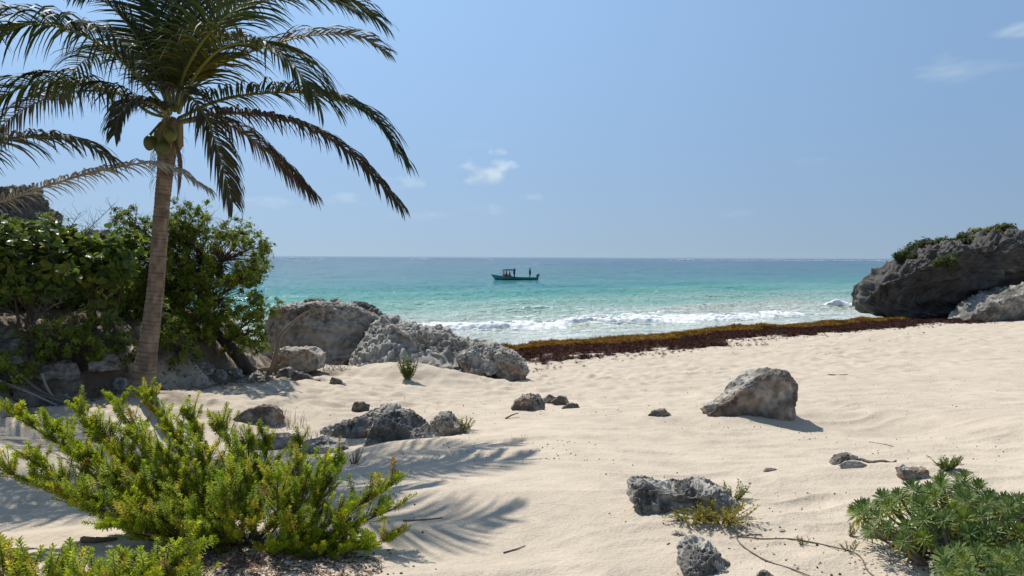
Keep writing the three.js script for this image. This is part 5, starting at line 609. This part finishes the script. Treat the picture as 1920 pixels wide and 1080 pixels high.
  function person(label, at, turn, pose, wear, vest) { // one continuous body from tapered bones
    const J = pose === 'sit' ? { hip: [0, 0.46, 0], chest: [0.02, 0.86, 0], neck: [0.03, 1.03, 0], head: [0.05, 1.18, 0], top: [0.04, 1.27, 0], kneeL: [0.42, 0.48, 0.13], kneeR: [0.42, 0.48, -0.13], footL: [0.44, 0.06, 0.13], footR: [0.44, 0.06, -0.13], toeL: [0.6, 0.04, 0.14], toeR: [0.6, 0.04, -0.14], shL: [0.0, 0.95, 0.19], shR: [0.0, 0.95, -0.19], elL: [0.12, 0.68, 0.26], elR: [0.12, 0.68, -0.26], haL: [0.36, 0.60, 0.16], haR: [0.36, 0.60, -0.16] }
      : { hip: [0, 0.92, 0], chest: [0.02, 1.32, 0], neck: [0.02, 1.47, 0], head: [0.04, 1.61, 0], top: [0.03, 1.70, 0], kneeL: [0.05, 0.5, 0.12], kneeR: [0.03, 0.5, -0.11], footL: [-0.02, 0.07, 0.13], footR: [-0.02, 0.07, -0.12], toeL: [0.16, 0.04, 0.15], toeR: [0.16, 0.04, -0.14], shL: [0, 1.40, 0.19], shR: [0, 1.40, -0.19], elL: [-0.02, 1.12, 0.27], elR: [0.02, 1.12, -0.27], haL: [0.2, 1.0, 0.2], haR: [0.22, 1.02, -0.2] };
    const bones = [['hip', 'chest', 0.155, 0.165, 1], ['chest', 'neck', 0.14, 0.06, 1], ['shL', 'shR', 0.075, 0.075, 1], ['neck', 'head', 0.055, 0.095, 0], ['head', 'top', 0.1, 0.085, 0], ['shL', 'elL', 0.058, 0.045, 1], ['elL', 'haL', 0.043, 0.032, 0], ['shR', 'elR', 0.058, 0.045, 1], ['elR', 'haR', 0.043, 0.032, 0], ['hip', 'kneeL', 0.095, 0.068, 2], ['kneeL', 'footL', 0.062, 0.042, 3], ['footL', 'toeL', 0.045, 0.035, 3], ['hip', 'kneeR', 0.095, 0.068, 2], ['kneeR', 'footR', 0.062, 0.042, 3], ['footR', 'toeR', 0.045, 0.035, 3]].map(([a, b, r0, r1, k]) => [V(...J[a]), V(...J[b]), r0, r1, k]);
    const dist = (p) => { let f = 1e9, kind = 0, bd = 1e9; for (const [a, b, r0, r1, k] of bones) { const ab = b.clone().sub(a), t = clamp(p.clone().sub(a).dot(ab) / ab.lengthSq()), d = p.distanceTo(a.clone().addScaledVector(ab, t)) - lerp(r0, r1, t); if (d < bd) { bd = d; kind = k; } const h = clamp(0.5 + 0.5 * (f - d) / 0.05); f = f > 1e8 ? d : lerp(f, d, h) - 0.05 * h * (1 - h); } return [f, kind]; };
    const res = 54, mc = new MarchingCubes(res, new THREE.MeshBasicMaterial(), false, false, 40000), sc = 0.95, cy = 0.86; mc.isolation = 0;
    for (let k = 0; k < res; k++) for (let j = 0; j < res; j++) for (let i = 0; i < res; i++) mc.field[i + j * res + k * res * res] = -dist(V((i - res / 2) / (res / 2) * sc, (j - res / 2) / (res / 2) * sc + cy, (k - res / 2) / (res / 2) * sc))[0];
    mc.update(); const g0 = new THREE.BufferGeometry(), pp = new Float32Array(mc.count * 3), cc = new Float32Array(mc.count * 3), skin = [0.28, 0.15, 0.09];
    for (let k = 0; k < mc.count; k++) { const p = V(mc.positionArray[k * 3] * sc, mc.positionArray[k * 3 + 1] * sc + cy, mc.positionArray[k * 3 + 2] * sc); pp.set(p.toArray(), k * 3); const kd = dist(p)[1]; cc.set([skin, wear.top, wear.legs, wear.shin ?? skin][kd], k * 3); }
    g0.setAttribute('position', new THREE.BufferAttribute(pp, 3)); g0.setAttribute('color', new THREE.BufferAttribute(cc, 3)); const g = mergeVertices(g0, 1e-4); g.computeVertexNormals();
    const t = thing('person', label, 'person', at.toArray(), 'people in the boat'); t.rotation.y = turn; part(t, 'body', g, new THREE.MeshStandardMaterial({ vertexColors: true, roughness: 0.75, side: THREE.DoubleSide }));
    const h = new THREE.SphereGeometry(0.112, 16, 10, 0, 6.283, 0, 1.75); h.scale(1, 1.08, 1); const hp = V(...J.head).lerp(V(...J.top), 0.45); part(t, 'hair', h.translate(hp.x - 0.015, hp.y, hp.z), std(C(0.018, 0.014, 0.012), 0.7));
    { const fb = new MB(); fb.add(new THREE.SphereGeometry(0.018, 8, 6).translate(J.head[0] + 0.1, J.head[1] + 0.01, 0)); part(t, 'nose', fb.geo(), std(C(...skin), 0.7)); }
    if (vest) { const v = new THREE.CylinderGeometry(0.2, 0.2, 0.44, 20, 4, true), P = v.attributes.position; for (let k = 0; k < P.count; k++) { const y = P.getY(k); P.setXYZ(k, P.getX(k) * (1 - 0.25 * clamp(y / 0.22)), y, P.getZ(k) * 1.12 * (1 - 0.2 * clamp(y / 0.22))); } v.computeVertexNormals(); const c0 = V(...J.hip).lerp(V(...J.chest), 0.62); part(t, 'life_vest', v.translate(c0.x, c0.y + 0.03, c0.z), std(C(0.62, 0.07, 0.02), 0.7)); }
  }
  const fl = 0.1; // floor of the boat
  person('person in orange life vest seated foremost under the awning', W(-1.55, fl - 0.1, 0.25), 0.3, 'sit', { top: [0.5, 0.07, 0.03], legs: [0.05, 0.06, 0.1] }, true);
  person('person in orange life vest seated between the two others', W(-1.12, fl - 0.06, -0.05), 0.2, 'sit', { top: [0.45, 0.08, 0.04], legs: [0.06, 0.05, 0.05] }, true);
  person('person in orange life vest seated next to the one standing', W(-0.66, fl - 0.1, 0.3), 0.15, 'sit', { top: [0.5, 0.06, 0.03], legs: [0.1, 0.1, 0.12] }, true);
  person('person in dark navy clothes standing at the rear edge of the awning', W(0.06, fl - 0.06, 0.1), 0.1, 'stand', { top: [0.02, 0.025, 0.05], legs: [0.03, 0.05, 0.10], shin: [0.03, 0.05, 0.10] });
  person('person in black top standing by the outboard motor with hands forward', W(2.5, fl - 0.06, 0.0), 3.0, 'stand', { top: [0.02, 0.03, 0.035], legs: [0.03, 0.04, 0.05], shin: [0.03, 0.04, 0.05] });
  for (const [x, z, r, lab, tone] of [[23.3, -108.3, 0.30, 'largest grey mooring buoy floating beyond the surf', [0.12, 0.11, 0.09]], [32.6, -97.3, 0.17, 'small black mooring buoy afloat toward the sea cliff', [0.03, 0.03, 0.03]], [29.6, -102.7, 0.12, 'smallest dark buoy between the grey buoy and black buoy', [0.06, 0.08, 0.08]]]) { const t = thing('mooring_buoy', lab, 'buoy', [x, 0.05, z], 'mooring buoys'); part(t, 'float', new THREE.SphereGeometry(r, 20, 14).scale(1, 0.85, 1), std(C(...tone), 0.6)); const b = new MB(); b.tube([V(0, r * 0.7, 0), V(0, r * 1.15, 0)], [0.05, 0.04], 8); part(t, 'cap', b.geo(), std(C(0.45, 0.43, 0.38), 0.7)); }
}
renderer.render(scene, camera);
